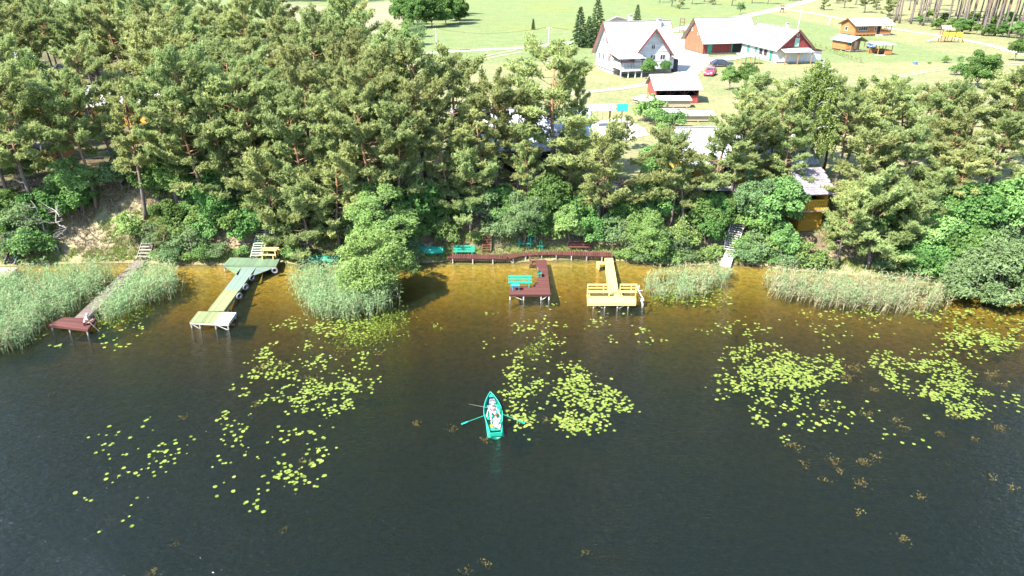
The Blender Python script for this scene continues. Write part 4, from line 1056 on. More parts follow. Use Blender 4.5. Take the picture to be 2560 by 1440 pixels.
for x in (0, 1.7, 3.4):
    for y in (0, 3.2): MB().box(x, x + .13, y, y + .13, 0, 2.2).build("post", m_orbeam, h)
MB().box(1.75, 3.5, -.05, -.01, .1, 1.0).build("panel", m_orange, h); MB().box(3.54, 3.58, 0, 3.2, .1, 1.0).build("panel", m_orange, h); MB().box(0, 3.4, 3.34, 3.38, .1, 1.0).build("panel", m_orange, h)
MB().slab([(-.5, -.5, 2.25), (4.0, -.5, 2.25), (4.0, 3.9, 2.45), (-.5, 3.9, 2.45)], .12).build("roof", m_roofw, h)
MB().box(.6, 2.8, 1.2, 2.0, .68, .74).build("table", m_brownp, h)
MB().box(-.8, 1.6, -1.0, -.1, -.02, .1).build("step", m_conc, h)
# playground
p = G(2365, 106)
h = root("playground_tower", (p[0] - 1.5, p[1], GZ), math.radians(-8), "yellow and red playground tower with slide and little roof", "playground")
m_play = mat("yellow_play_panel", (.80, .56, .05), .5, .1); m_playred = mat("red_play_frame", (.40, .06, .06), .5, .15)
for x in (0, 1.5, 3.2, 4.8):
    for y in (0, 1.4): MB().box(x, x + .12, y, y + .12, 0, 3.4 if x < 2 else 2.6).build("post", m_playred if x < 4 else m_play, h)
MB().box(.0, 4.9, .13, 1.39, 1.35, 1.45).build("deck", m_playred, h)
for x0, x1 in ((.15, 1.45), (1.7, 3.1), (3.4, 4.7)): MB().box(x0, x1, -.05, -.005, 1.46, 2.5).build("panel", m_play, h)
MB().slab([(-.4, -.4, 3.3), (1.9, -.4, 3.3), (1.9, .75, 4.1), (-.4, .75, 4.1)], .06).build("roof", mat("pink_play_roof", (.62, .42, .42), .6, .1), h)
MB().slab([(-.4, .753, 4.1), (1.9, .753, 4.1), (1.9, 1.9, 3.3), (-.4, 1.9, 3.3)], .06).build("roof", MATS["pink_play_roof"], h)
MB().slab([(-.05, .3, 1.4), (-.05, 1.1, 1.4), (-3.0, 1.1, .2), (-3.0, .3, .2)], .08).build("slide", mat("pale_slide", (.75, .68, .45), .4, .1), h)
MB().slab([(4.95, .3, 1.4), (4.95, 1.1, 1.4), (5.9, 1.1, .05), (5.9, .3, .05)], .08).build("ramp", m_play, h)

# ------------------------------------------------------------------ cottages in the trees
h = root("lake_cottage", (-5.6, 69.0, GZ), math.radians(1), "dark-fronted cottage with wide white metal roof tinted blue for shade under the pines", "house")
gable_shell(h, 13.2, 8.2, 0, 2.8, 5.6, m_shadewall, m_roofb, 'x', .7, .5, None, .12, m_trim)
for x in (2.0, 6.6, 9.8): window(h, m_trim, x, x + 1.4, 1.0, 2.2, 0, 1)
door(h, m_dark, 4.6, 5.6, .02, 2.1, 0)
h = root("yellow_cottage", (17.3, 65.0, GZ), math.radians(2), "yellow cottage with red window panels and pale roof beside the weeping birch", "house")
gable_shell(h, 11.5, 7.5, 0, 2.55, 4.6, m_yellow, m_roofb, 'x', .8, .5, None, .12, m_trim)
MB().box(3.3, 5.6, -.05, -.004, .9, 2.2).build("red_panel", mat("red_panel", (.55, .10, .09), .5, .1), h)
window(h, m_trim, 3.3, 4.9, .75, 1.9, -.05, 2); door(h, m_trim, 5.7, 6.4, .02, 2.1, 0)
window(h, m_trim, 8.0, 9.4, .9, 2.0, 0, 1)
h = root("yellow_annexe", (PZ(1992, 560, 3.2)[0], PZ(1992, 560, 3.2)[1], 2.5), math.radians(6), "two-storey yellow log annexe with balcony and shingle roof on the slope", "annexe")
AW, AD, A0, A1, A2 = 2.2, 3.0, 0, 2.0, 3.95
for k in range(11):
    z = A0 + .11 + k * .205
    obj("log", unit_box(m_yellow, "log"), h, (AW / 2, 0, z), 0, (AW + .2, .2, .19)); obj("log", unit_box(m_yellow, "log"), h, (AW, AD / 2, z + .1), 0, (.2, AD + .2, .19))
    obj("log", unit_box(m_yellow, "log"), h, (0, AD / 2, z + .1), 0, (.2, AD + .2, .19))
MB().box(.1, AW - .1, .1, AD, 0, A1).build("core", m_yellow, h)
MB().box(-.1, AW + .1, -.5, AD, A1 + .02, A1 + .14).build("balcony_floor", m_greywood, h)
for k in range(10): obj("baluster", unit_box(m_yellow, "baluster"), h, (.05 + k * .245, -.45, A1 + .62), 0, (.21, .05, .92))
MB().box(-.1, AW + .1, -.53, -.4, A1 + 1.1, A1 + 1.2).build("handrail", m_yellow, h)
MB().box(.1, AW - .1, 1.3, AD, A1 + .142, A2 - .1).build("dark_opening", m_dark, h)  # near-black block paints the shade inside the balcony opening
for x in (-.02, AW - .14): MB().box(x, x + .16, -.48, -.32, A1 + .142, A2).build("post", m_yellow, h); MB().box(x, x + .15, -.2, AD, A1 + .145, A2 - .05).build("side_wall", m_yellow, h)
for r_ in range(11):
    t0, t1 = r_ / 11, (r_ + 1.35) / 11
    for cidx in range(9):
        x0 = -.4 + cidx * (AW + .8) / 9 + (.12 if r_ % 2 else 0); xw = (AW + .8) / 9 - .02
        y0, z0_ = -1.1 + 3.2 * t0, A2 - .1 + 1.5 * t0
        o = obj("shingle", unit_box(mat("grey_shingle", (.30, .27, .29), .9, .35, 3, .3), "shingle"), h, (x0 + xw / 2, y0 + .2, z0_ + .1 + random.uniform(0, .02)), 0, (xw, .42, .03), (math.atan2(1.5, 3.2) * .8, 0, 0))
MB().slab([(-.4, 2.1, 5.35), (AW + .4, 2.1, 5.35), (AW + .4, 4.2, 4.05), (-.4, 4.2, 4.05)], .08).slab([(-.5, -1.0, A2 - .12), (AW + .5, -1.0, A2 - .12), (AW + .5, 2.095, 5.3), (-.5, 2.095, 5.3)], .06).build("roof", m_shingle, h)
h = root("yellow_lodge", (G(190, 305)[0], G(190, 305)[1], GZ), math.radians(-3), "long yellow lodge glimpsed through the left-hand pines", "house")
gable_shell(h, 12, 5, 0, 2.5, 4.2, m_yellow, m_roofw, 'x', .6)
for x in (1.5, 4.0, 9.5): window(h, m_trim, x, x + 1.2, .9, 2.0, 0, 1)
MB().box(7.0, 8.6, -1.5, -.02, 0, .9).build("red_porch", m_redtrim, h)
for k in range(6): obj("slat", unit_box(m_play, "slat"), h, (7.1 + k * .28, -1.55, .8), 0, (.08, .05, 1.5))
p = G(60, 408)
h = root("shingle_hut", (p[0], p[1], GZ), math.radians(8), "small log hut with dark shingle roof among the left-hand pines", "hut")
gable_shell(h, 3.6, 4, 0, 2.0, 3.3, m_orange, m_shingle, 'x', .5); door(h, m_dark, 1.2, 2.0, .02, 1.9, 0); window(h, m_trim, 2.4, 3.1, .9, 1.6, 0, 0)
p = G(370, 415)
h = root("dark_hut", (p[0], p[1], GZ), math.radians(-24), "dark brown hut with pitched roof in the shade of the left wood", "hut")
gable_shell(h, 4.2, 4, 0, 2.0, 4.0, mat('dark_hut_boards', (.09, .06, .045), .9), m_shingle, 'y', .5, .5, mat("dark_boards", (.06, .045, .04), .9)); door(h, m_dark, 1.6, 2.5, .02, 1.9, 0)

# ------------------------------------------------------------------ patio and decks on the bank edge
q0, q1 = G(1738, 478), G(1875, 478)
t = tag(MB().slab([(q0[0], q0[1] - .3, 5.3), (q1[0], q1[1] - .3, 5.3), (q1[0], 65.0, 5.46), (q0[0], 65.0, 5.46)], .3).build("patio", m_conc), "pale concrete patio in front of the yellow cottage", "patio")
def deck(name, x0, x1, y0, y1, z, m, m_rail, label, legs=True):
    t = root(name, ((x0 + x1) / 2, y0, z - .1), 0, label, "deck"); b_ = ((x0 + x1) / 2, y0, z - .1)
    n = int((y1 - y0) / .2)
    for k in range(n): plank("plank", m, t, (x0, y0 + (k + .5) * .2, z), (x1, y0 + (k + .5) * .2, z), .185, .05, b_)
    for x in np.arange(x0 + .1, x1, (x1 - x0 - .2) / 3 - .001):
        g_ = float(hgt(x, y0)); MB().box(x - .07, x + .07, .02, .16, g_ - z - .1, .045).build("post", m_rail, t, (x * 0 - (x0 + x1) / 2, 0, 0)) if legs else None
    for zz in (.5, .95): plank("rail", m_rail, t, (x0, y0 + .05, z + zz), (x1, y0 + .05, z + zz), .05, .09, b_)
    for k in range(int((x1 - x0) / .35) + 1):
        x = x0 + k * .35; obj("baluster", unit_box(m_rail, "baluster"), t, (x - b_[0], .05, .1 + .48), 0, (.05, .05, .95))
    return t
a, b_ = PZ(1255, 482, 5.0), PZ(1335, 482, 5.0); deck("timber_deck", a[0], b_[0], a[1], a[1] + 2.6, 5.0, m_orbeam, m_orbeam, "orange timber deck on stilts at the bank edge below the dark cottage")
a, b_ = PZ(1490, 478, 5.3), PZ(1552, 478, 5.3); deck("timber_deck", a[0], b_[0], a[1], a[1] + 2.4, 5.3, m_greywood, m_greywood, "grey railed deck behind the umbrella-shaped pine")
a, b_ = PZ(1310, 455, 5.5), PZ(1345, 455, 5.5); deck("timber_deck", a[0], b_[0], a[1], a[1] + 1.5, 5.5, m_greywood, m_trim, "small pale railed porch in front of the dark cottage", False)

# ------------------------------------------------------------------ jetties
m_redwood = mat("red_brown_stained_wood", (.125, .046, .038), .65, 0.34, 2.2, .2, None, .25, 0, (1, 5, 5), 'Object')
m_palewood = mat("pale_worn_planks", (.20, .145, .125), .85, 0.34, 2.2, .3, None, .2, 0, (1, 5, 5))
m_greendeck = mat("faded_green_deck", (.15, .215, .125), .75, 0.26, 1.6, .2, None, .2, 0, (1, 4, 4))
m_palegreen = mat("pale_green_deck", (.185, .25, .20), .7, 0.24, 1.6, .2, None, .25, 0, (1, 4, 4))
m_yelgreen = mat("yellowed_green_deck", (.235, .265, .12), .8, 0.28, 1.6, .2, None, .2, 0, (1, 4, 4))
m_whitedeck = mat("bleached_deck", (.44, .47, .40), .7, .1, 1.5, .2)
m_yellowp = mat("yellow_paint", (.80, .58, .19), .55, .1, 1.5, .1); m_green = mat("turquoise_green_paint", (.02, .36, .24), .45, .12); m_blue = mat("blue_paint", (.05, .36, .50), .4, .1)
m_post = mat("grey_wet_post", (.46, .42, .36), .8, .3, 5, .3); m_rubber = mat("tyre_rubber", (.05, .048, .05), .8, .3, 4); m_tyregrey = mat("sun_bleached_rubber", (.20, .19, .20), .8, .3, 4)

def lerp(a, b, t): return np.array(a) * (1 - t) + np.array(b) * t
def planks_quad(t, base, m, A, B, C, D, n, gap=.012, th=.05, name="plank"):
    """n planks laid from edge AD to edge BC: plank k runs from the AD edge to the BC edge"""
    for k in range(n):
        f = (k + .5) / n
        p, q = lerp(A, D, f), lerp(B, C, f)
        w = np.linalg.norm(np.cross(unit(np.array(q) - p), (np.array(D) - A + np.array(C) - B) / 2)) / n
        plank(name, m, t, p + [0, 0, random.uniform(-.006, .006)], q + np.array([0, 0, random.uniform(-.006, .006)]), w - gap, th, base)
def posts(t, base, pts, z1, m=None, r=.06):
    for x, y in pts:
        g_ = min(float(hgt(x, y)), 0) - .2
        MB().tube([(0, 0, g_ - base[2]), (0, 0, z1 - base[2])], [r, r], 7).build("post", m or m_post, t, (x - base[0], y - base[1], 0))
def skirt(t, base, pts, m, h_=.12, w=.05):
    for a, b_ in zip(pts[:-1], pts[1:]):
        o = plank("edge_beam", m, t, np.array(a) - [0, 0, .054], np.array(b_) - [0, 0, .054], w, h_, base)

Z = .42
# long plank jetty in the reeds, with dark red platform
A, B = PZ(352, 650, Z), PZ(196, 800, Z)
base = (A[0], A[1], 0); t = root("plank_jetty", base, 0, "long weathered plank jetty through the reeds with dark red end platform", "jetty")
d = unit(B - A); n_ = np.array([-d[1], d[0], 0]) * .5
planks_quad(t, base, m_palewood, A - n_, A + n_, B + n_, B - n_, 62)
c4 = [PZ(x, y, Z + .06) for x, y in ((121, 812), (157, 793), (239, 796), (219, 824))]
planks_quad(t, base, m_redwood, c4[0], c4[3], c4[2], c4[1], 11)
skirt(t, base, [c4[0], c4[3], c4[2]], m_redwood)
posts(t, base, [tuple(lerp(c4[0], c4[3], f)[:2] + [0, .08]) for f in (.05, .5, .95)] + [tuple(c4[2][:2] + [-.1, -.05])] + [tuple(lerp(A, B, f)[:2] + s * n_[:2] * .85) for f in np.linspace(.1, .9, 6) for s in (-1, 1)], Z - .06)
skirt(t, base, [lerp(A, B, 0) + n_, lerp(A, B, 1) + n_], m_post); skirt(t, base, [lerp(A, B, 0) - n_, lerp(A, B, 1) - n_], m_post)
t2 = root("jetty_steps", (A[0], A[1] + .3, .5), 0, "short wooden steps up the bank at the landward end of the plank jetty", "steps")
for k in range(5): obj("tread", unit_box(m_greywood, "tread"), t2, (0, .25 + k * .3, .05 + k * .2), 0, (1.1, .24, .05))
for s in (-1, 1): MB().beam((s * .56, .1, -.1), (s * .56, 1.6, .9), .05, .2).build("stringer", m_greywood, t2)
c4 = [PZ(x, y, .45) for x, y in ((-60, 715), (-60, 668), (45, 668), (20, 690))]
base = (c4[3][0], c4[3][1], 0); t = root("shore_platform", base, 0, "pinkish plank platform cut by the left picture border", "jetty")
planks_quad(t, base, mat("pinkish_planks", (.50, .30, .28), .8, .18, 2, .2), c4[0], c4[3], c4[2], c4[1], 12); posts(t, base, [tuple(c4[3][:2] + [-.1, .1]), tuple(c4[2][:2] + [-.2, -.1]), tuple(c4[3][:2] + [-2.0, -.1])], .4)

# green jetty
Z = .5
q = lambda x, y, z=Z: PZ(x, y, z)
base = tuple(q(630, 665)[:2]) + (0,); t = root("green_jetty", base, 0, "T-shaped faded green jetty with shore platform and bleached end", "jetty")
P1, P2, P3, P4 = q(557, 663, Z + .1), q(575, 644, Z + .1), q(700, 646, Z + .1), q(690, 666, Z + .1)
planks_quad(t, base, m_greendeck, P1, P2, P3, P4, 24)
skirt(t, base, [P1, P4, P3], m_greendeck, .16)
W0, W1, E0, E1 = q(604, 668), q(640, 668), q(519, 778), q(560, 778)
MB().slab([p - np.array([base[0], base[1], 0]) for p in (q(563, 667), q(595, 689), q(604, 668.5))], .06).build("wing", m_greendeck, t)
MB().slab([p - np.array([base[0], base[1], 0]) for p in (q(640.5, 668.5), q(631, 690), q(688, 668))], .06).build("wing", m_palegreen, t)
M0, M1 = lerp(W0, E0, .56), lerp(W1, E1, .56)
for k in range(9): plank("plank", m_palegreen, t, lerp(W0, W1, (k + .5) / 9), lerp(M0, M1, (k + .5) / 9), .145, .05, base)
for k in range(9): plank("plank", m_yelgreen, t, lerp(M0, M1, (k + .5) / 9) + [0, 0, .03], lerp(E0, E1, (k + .5) / 9) + [0, 0, .03 + random.uniform(-.01, .02)], .14, .05, base)
c4 = [q(474, 805), q(495, 778), q(591, 781), q(571, 810)]
for lo, hi, mm, nn in ((0, .3, m_yelgreen, 7), (.305, .62, m_yelgreen, 8), (.625, 1, m_whitedeck, 9)):
    planks_quad(t, base, mm, lerp(c4[0], c4[3], lo), lerp(c4[1], c4[2], lo), lerp(c4[1], c4[2], hi), lerp(c4[0], c4[3], hi), nn)
skirt(t, base, [c4[0], c4[3], c4[2]], m_whitedeck); skirt(t, base, [W1, E1], m_greendeck, .16); skirt(t, base, [W0, E0], m_greendeck, .16)
posts(t, base, [tuple(lerp(c4[0], c4[3], f)[:2] + [0, .05]) for f in (.02, .24, .65, .97)] + [tuple(c4[1][:2] + [.1, -.1]), tuple(c4[2][:2] + [-.1, -.1])] + [tuple(lerp(W1, E1, f)[:2] - [.08, 0]) for f in (.1, .35, .6, .85)] + [tuple(lerp(W0, E0, f)[:2] + [.08, 0]) for f in (.1, .35, .6, .85)] + [tuple(P1[:2] + [.1, .05]), tuple(P4[:2] + [-.1, .05]), tuple(lerp(P1, P4, .5)[:2] + [0, .1])], Z - .07)
MB().beam(lerp(c4[0], c4[3], .65) - np.array([base[0], base[1], .1]), lerp(c4[0], c4[3], .97) - np.array([base[0], base[1], .55]), .05).build("brace", m_post, t)
MB().beam(lerp(c4[0], c4[3], .02) - np.array([base[0], base[1], .1]), lerp(c4[0], c4[3], .24) - np.array([base[0], base[1], .6]), .05).build("brace", m_post, t)
def torus(R, r, m, n=20, k=8):
    V = [((R + r * math.cos(b_)) * math.cos(a), r * math.sin(b_), (R + r * math.cos(b_)) * math.sin(a)) for a in np.linspace(0, 2 * math.pi, n, False) for b_ in np.linspace(0, 2 * math.pi, k, False)]
    F_ = [(i * k + j, ((i + 1) % n) * k + j, ((i + 1) % n) * k + (j + 1) % k, i * k + (j + 1) % k) for i in range(n) for j in range(k)]
    return np_mesh("tyre", V, F_, m, smooth=True)
tym = torus(.22, .08, m_tyregrey)
for (px, py, rz, lb) in ((685, 675, .1, "bleached tyre hanging at the corner of the green platform"), (628, 693, 1.0, "tyre fender nearest the shore on the green walkway"), (612, 716, 1.0, "middle tyre fender on the green walkway"), (596, 739, 1.0, "tyre fender farthest out on the green walkway")):
    p = PZ(px, py, .42); o = tag(obj("tyre", tym, None, p + np.array([.12, -.1, 0]), rz), lb, "tyre", "tyre fenders of the green jetty")

def stairs(name, foot, top, w, n, m_t, m_s, label, rail=None, rail_h=.9, cat="stairs"):
    foot, top = np.array(foot, float), np.array(top, float)
    d = top - foot; hd = unit(np.array([d[0], d[1], 0])); sd = np.array([hd[1], -hd[0], 0]); rz = math.atan2(hd[1], hd[0]) - math.pi / 2
    t = root(name, foot, 0, label, cat)
    for k in range(n):
        f = (k + .5) / n; p = d * f
        obj("tread", unit_box(m_t, "tread"), t, p + np.array([0, 0, .06]), rz, (w, max(.2, np.linalg.norm(d[:2]) / n * .72), .05))
    for s in (-1, 1): MB().beam(sd * s * (w / 2 + .04) + [0, 0, -.05], d + sd * s * (w / 2 + .04) + [0, 0, -.05], .06, .22).build("stringer", m_s, t)
    for s in (rail or ()):
        o = sd * s * (w / 2 + .08); MB().beam(o + [0, 0, rail_h], d + o + [0, 0, rail_h], .06).build("handrail", m_s, t)
        for f in np.linspace(.03, .97, 5): MB().beam(d * f + o - [0, 0, .2], d * f + o + [0, 0, rail_h], .06).build("rail_post", m_s, t)
    return t
m_grstair = mat("green_grey_stair", (.36, .42, .33), .8, .15)
stairs("bank_stairs", q(641, 643, .75), G(664, 566) + [0, 0, .3], 1.0, 14, m_grstair, m_grstair, "faded green stairs climbing the bank from the green jetty", rail=(1,))
stairs("bank_stairs", PZ(1216, 629, .65), G(1217, 528) + [0, 0, .25], .72, 18, m_brownp, mat("stair_brown", (.14, .075, .04), .8), "steep brown stairs up the bank beside the green bench", rail=(1,), rail_h=.15)
stairs("bank_stairs", PZ(1824, 628, .8), G(1866, 512) + [0, 0, .2], .95, 22, m_conc, m_conc, "concrete stairs with thin handrail climbing to the patio", rail=(-1,))
stairs("bank_stairs", G(25, 664) + [0, 0, .2], G(78, 548) + [0, 0, .4], .9, 16, m_dark, mat("bluish_rail", (.13, .17, .22), .5), "dark stairs with bluish-grey side rails at the left border", rail=(1, -1))
f = PZ(1812, 656, .25); g_ = PZ(1824, 628, .8)
tag(MB().slab([PZ(1800, 657, .3), PZ(1828, 660, .3), PZ(1838, 630, .75), PZ(1815, 626, .75)], .5).build("landing", mat("white_concrete", (.68, .65, .60), .9, .1, 2)), "white concrete landing at the foot of the concrete stairs", "landing")

# picnic table on the green platform
p = q(677, 641, Z + .12); t = root("picnic_table", p, -.05, "yellow picnic table standing on the green jetty platform", "table")
for k in range(4): obj("plank", unit_box(m_yellowp, "plank"), t, (0, -.3 + k * .2, .74), 0, (1.5, .185, .045))
for sx in (-.6, .6):
    for sy in (-.3, .3): MB().box(-.045, .045, -.045, .045, 0, .716).build("leg", m_yellowp, t, (sx, sy, 0))
    MB().box(-.04, .04, -.25, .25, .55, .64).build("brace", m_yellowp, t, (sx, 0, 0))
for sy in (-.62, .62):
    obj("bench_plank", unit_box(m_yellowp, "bench_plank"), t, (0, sy, .43), 0, (1.5, .26, .04))
    for sx in (-.5, .5): MB().box(-.04, .04, -.1, .1, 0, .408).build("bench_leg", m_yellowp, t, (sx, sy, 0))

# shore walkway, brown jetty
Z = .54
base = tuple(PZ(1380, 638, Z)[:2]) + (0,)
t = root("shore_walkway", base, 0, "narrow red-brown slatted walkway running along the shore", "walkway")
path = [PZ(1118, 640, Z), PZ(1268, 642, Z), PZ(1300, 635, Z), PZ(1342, 632, Z), PZ(1380, 631, Z), PZ(1532, 636, Z)]
sl = 0
for a, b_ in zip(path[:-1], path[1:]):
    L_ = np.linalg.norm(b_ - a); n = max(2, int(L_ / .2)); dd = unit(b_ - a); nn = np.array([-dd[1], dd[0], 0])
    for k in range(n):
        c = lerp(a, b_, (k + .5) / n); plank("slat", m_redwood, t, c - nn * .48 + [0, 0, random.uniform(-.006, .006)], c + nn * .52, .16, .045, base)
    for s in (-.38, .4): plank("joist", m_redwood, t, a + nn * s - [0, 0, .05], b_ + nn * s - [0, 0, .05], .07, .12, base)
    for k in range(max(1, int(L_ / 1.4))):
        c = lerp(a, b_, (k + .3) / max(1, int(L_ / 1.4))); posts(t, base, [tuple((c - nn * .4)[:2])], Z - .1)
t2 = root("water_steps", PZ(1334, 640, .6), 0, "red-brown steps going down into the water from the walkway", "steps")
for k in range(4): obj("tread", unit_box(m_redwood, "tread"), t2, (0, -.25 - k * .28, -.05 - k * .2), 0, (.75, .22, .045))
for s in (-1, 1): MB().beam((s * .4, 0, 0), (s * .4, -1.4, -.95), .05, .16).build("stringer", m_redwood, t2)
base = tuple(PZ(1358, 700, Z)[:2]) + (0,)
t = root("brown_jetty", base, 0, "L-shaped red-brown jetty carrying the turquoise bench", "jetty")
y_a, y_b, y_c = PZ(1358, 650, Z)[1], PZ(1358, 716, Z)[1], PZ(1358, 736, Z)[1]
xl, xr = PZ(1344, 700, Z)[0], PZ(1372, 700, Z)[0]
xp = PZ(1273, 726, Z)[0]; y_d = PZ(1358, 699, Z)[1]
y = y_a
while y > y_c + .05:
    x0 = xl
    if y < y_d: x0 = xl - (y_d - y) / max(.01, y_d - y_b) * .45 if y > y_b else xp
    plank("plank", m_redwood, t, (x0, y, Z + random.uniform(-.006, .006)), (xr, y, Z), .128, .045, base); y -= .14
skirt(t, base, [(xp, y_c + .06, Z), (xr, y_c + .06, Z)], m_redwood, .14); skirt(t, base, [(xr - .03, y_c + .1, Z), (xr - .03, y_a, Z)], m_redwood, .14); skirt(t, base, [(xl + .03, y_b, Z), (xl + .03, y_a, Z)], m_redwood, .14)
xs_ = [xp + .08, xp + 1.2, xr - .75, xr - .1]
posts(t, base, [(x, y_c + .12) for x in xs_] + [(xp + .1, y_b - .1), (xr - .1, y_b), (xl + .1, y_d + .5), (xr - .1, y_d + .5), (xl + .1, y_d + 3), (xr - .1, y_d + 3)], Z - .06, mat("white_birch_post", (.62, .58, .52), .8, .25, 6))
for a, b_ in (((xs_[0], -.1), (xs_[1], -.62)), ((xs_[3], -.1), (xs_[2], -.62))): MB().beam((a[0] - base[0], y_c + .12 - base[1], Z + a[1]), (b_[0] - base[0], y_c + .12 - base[1], Z + b_[1]), .045).build("brace", MATS["white_birch_post"], t)

def bench(loc, rz, L_, m, label, back=2, group=None, name="bench", bh=.85):
    t = root(name, loc, rz, label, "bench", group)
    for k in range(2): obj("seat_plank", unit_box(m, "seat_plank"), t, (0, -.1 + k * .17, .44), 0, (L_, .155, .04))
    for k in range(back): obj("back_plank", unit_box(m, "back_plank"), t, (0, .24 + k * .05, .60 + k * .26), 0, (L_, .035, .15), (-.15, 0, 0))
    for s in (-1, 1):
        x = s * (L_ / 2 - .25)
        MB().box(x - .04, x + .04, -.16, -.08, 0, .419).build("leg", m, t); MB().slab([(x - .04, .1, 0), (x + .04, .1, 0), (x + .04, .3, bh), (x - .04, .3, bh)], 0, (0, .07, 0)).build("leg", m, t)
        MB().box(x - .03, x + .03, -.08, .2, .34, .419).build("seat_bearer", m, t)
    return t
p = PZ(1300, 717, Z); bench((p[0], p[1], Z), 0, 2.0, m_green, "turquoise green bench on the brown jetty platform")
p = PZ(1289, 722, Z); t = root("side_table", (p[0], p[1] - .25, Z), .05, "small bright blue table in front of the turquoise jetty bench", "table")
obj("table_top", unit_box(m_blue, "table_top"), t, (0, 0, .47), 0, (.65, .42, .03))
for sx in (-.28, .28):
    for sy in (-.17, .17): MB().beam((sx, sy, 0), (sx * .9, sy * .9, .454), .025).build("leg", m_blue, t)
p = PZ(1346, 692, Z); t = root("chair", (p[0] + .1, p[1], Z), math.radians(92), "small turquoise green seat on the brown jetty walkway", "chair")
obj("seat", unit_box(m_green, "seat"), t, (0, 0, .42), 0, (.42, .3, .04)); obj("backrest", unit_box(m_green, "backrest"), t, (0, .17, .68), 0, (.42, .035, .34))
for sx in (-.18, .18):
    for sy in (-.12, .14): MB().box(-.025, .025, -.025, .025, 0, .4).build("leg", m_green, t, (sx, sy, 0))
p = PZ(1160, 628, .75); bench((p[0], p[1], float(hgt(p[0], p[1]))), 0, 2.0, m_green, "turquoise green bench on the grass beside the brown stairs")
p = PZ(1312, 619, .75); bench((p[0], p[1], float(hgt(p[0], p[1]))), 0, 1.6, m_greenp, "shaded dark green bench behind the shore walkway", 0)
p = PZ(1352, 620, .75); bench((p[0], p[1], float(hgt(p[0], p[1]))), 0, .7, m_greenp, "short green stool bench behind the shore walkway", 0)
p = PZ(1329, 614, .75); t = root("shore_table", (p[0], p[1], float(hgt(p[0], p[1]))), 0, "little green table in the shade behind the shore walkway", "table")
obj("table_top", unit_box(m_green, "table_top"), t, (0, 0, .72), 0, (.8, .5, .04))
for sx in (-.33, .33): MB().box(-.03, .03, -.18, .18, 0, .698).build("leg", m_greenp, t, (sx, 0, 0))
p = PZ(1450, 620, .75); bench((p[0], p[1], float(hgt(p[0], p[1]))), 0, 2.2, m_redwood, "dark red-brown bench in the shade behind the walkway")

# yellow jetty
Z = .5
base = tuple(PZ(1530, 745, Z)[:2]) + (0,)
t = root("yellow_jetty", base, 0, "bright yellow T-shaped jetty", "jetty")
planks_quad(t, base, m_yellowp, PZ(1512, 645, Z), PZ(1532, 645, Z), PZ(1548, 738, Z), PZ(1522, 738, Z), 58, .008)
planks_quad(t, base, m_yellowp, PZ(1468, 757, Z), PZ(1590, 757, Z), PZ(1590, 737, Z), PZ(1467, 737, Z), 11, .008)
skirt(t, base, [PZ(1468, 757, Z), PZ(1590, 757, Z), PZ(1590, 737, Z)], m_yellowp, .2)
skirt(t, base, [PZ(1532, 645, Z), PZ(1548, 738, Z)], m_yellowp, .12); skirt(t, base, [PZ(1512, 645, Z), PZ(1522, 738, Z)], m_yellowp, .12)
yx = [PZ(x, 757, Z) for x in (1485, 1513, 1545, 1572)]
posts(t, base, [tuple(p[:2] + [0, .1]) for p in yx] + [tuple(PZ(x, y, Z)[:2]) for x, y in ((1471, 740), (1587, 740), (1522, 700), (1540, 700), (1516, 668), (1533, 668))], Z - .06, MATS["white_birch_post"])
for i, j in ((0, 1), (3, 2)): MB().beam(yx[i] - np.array([base[0], base[1] - .1, .1]), yx[j] - np.array([base[0], base[1] - .1, .62]), .045).build("brace", MATS["white_birch_post"], t)
def yellow_bench(x0, x1, label):
    a, b_ = PZ(x0, 738, Z), PZ(x1, 738, Z); L_ = b_[0] - a[0]
    t = root("rail_bench", ((a[0] + b_[0]) / 2, a[1], Z), 0, label, "bench")
    obj("seat", unit_box(m_yellowp, "seat"), t, (0, -.2, .42), 0, (L_, .36, .045)); obj("back_rail", unit_box(m_yellowp, "back_rail"), t, (0, .03, .95), 0, (L_, .06, .12)); obj("back_rail", unit_box(m_yellowp, "back_rail"), t, (0, .03, .66), 0, (L_, .05, .08))
    for f in (-.5, .2, .5): obj("post", unit_box(m_yellowp, "post"), t, (f * (L_ - .08), .03, .5), 0, (.07, .07, 1.0))
    for f in (-.42, .42): obj("leg", unit_box(m_yellowp, "leg"), t, (f * L_, -.32, .2), 0, (.06, .06, .395))
yellow_bench(1467, 1526, "longer yellow bench with back rail on the yellow jetty platform")
yellow_bench(1548, 1590, "shorter yellow bench with back rail on the yellow jetty platform")
p = PZ(1505, 660, .4); t = root("yellow_step", (p[0], p[1], .1), math.radians(20), "yellow box step beside the landward end of the yellow jetty", "step")
MB().slab([(-.45, -.3, .5), (.45, -.3, .32), (.45, .3, .32), (-.45, .3, .5)][::1], .05).build("tread", m_yellowp, t)
MB().box(-.42, -.36, -.28, .28, -.25, .44).build("side", m_yellowp, t); MB().box(.36, .42, -.28, .28, -.25, .27).build("side", m_yellowp, t)

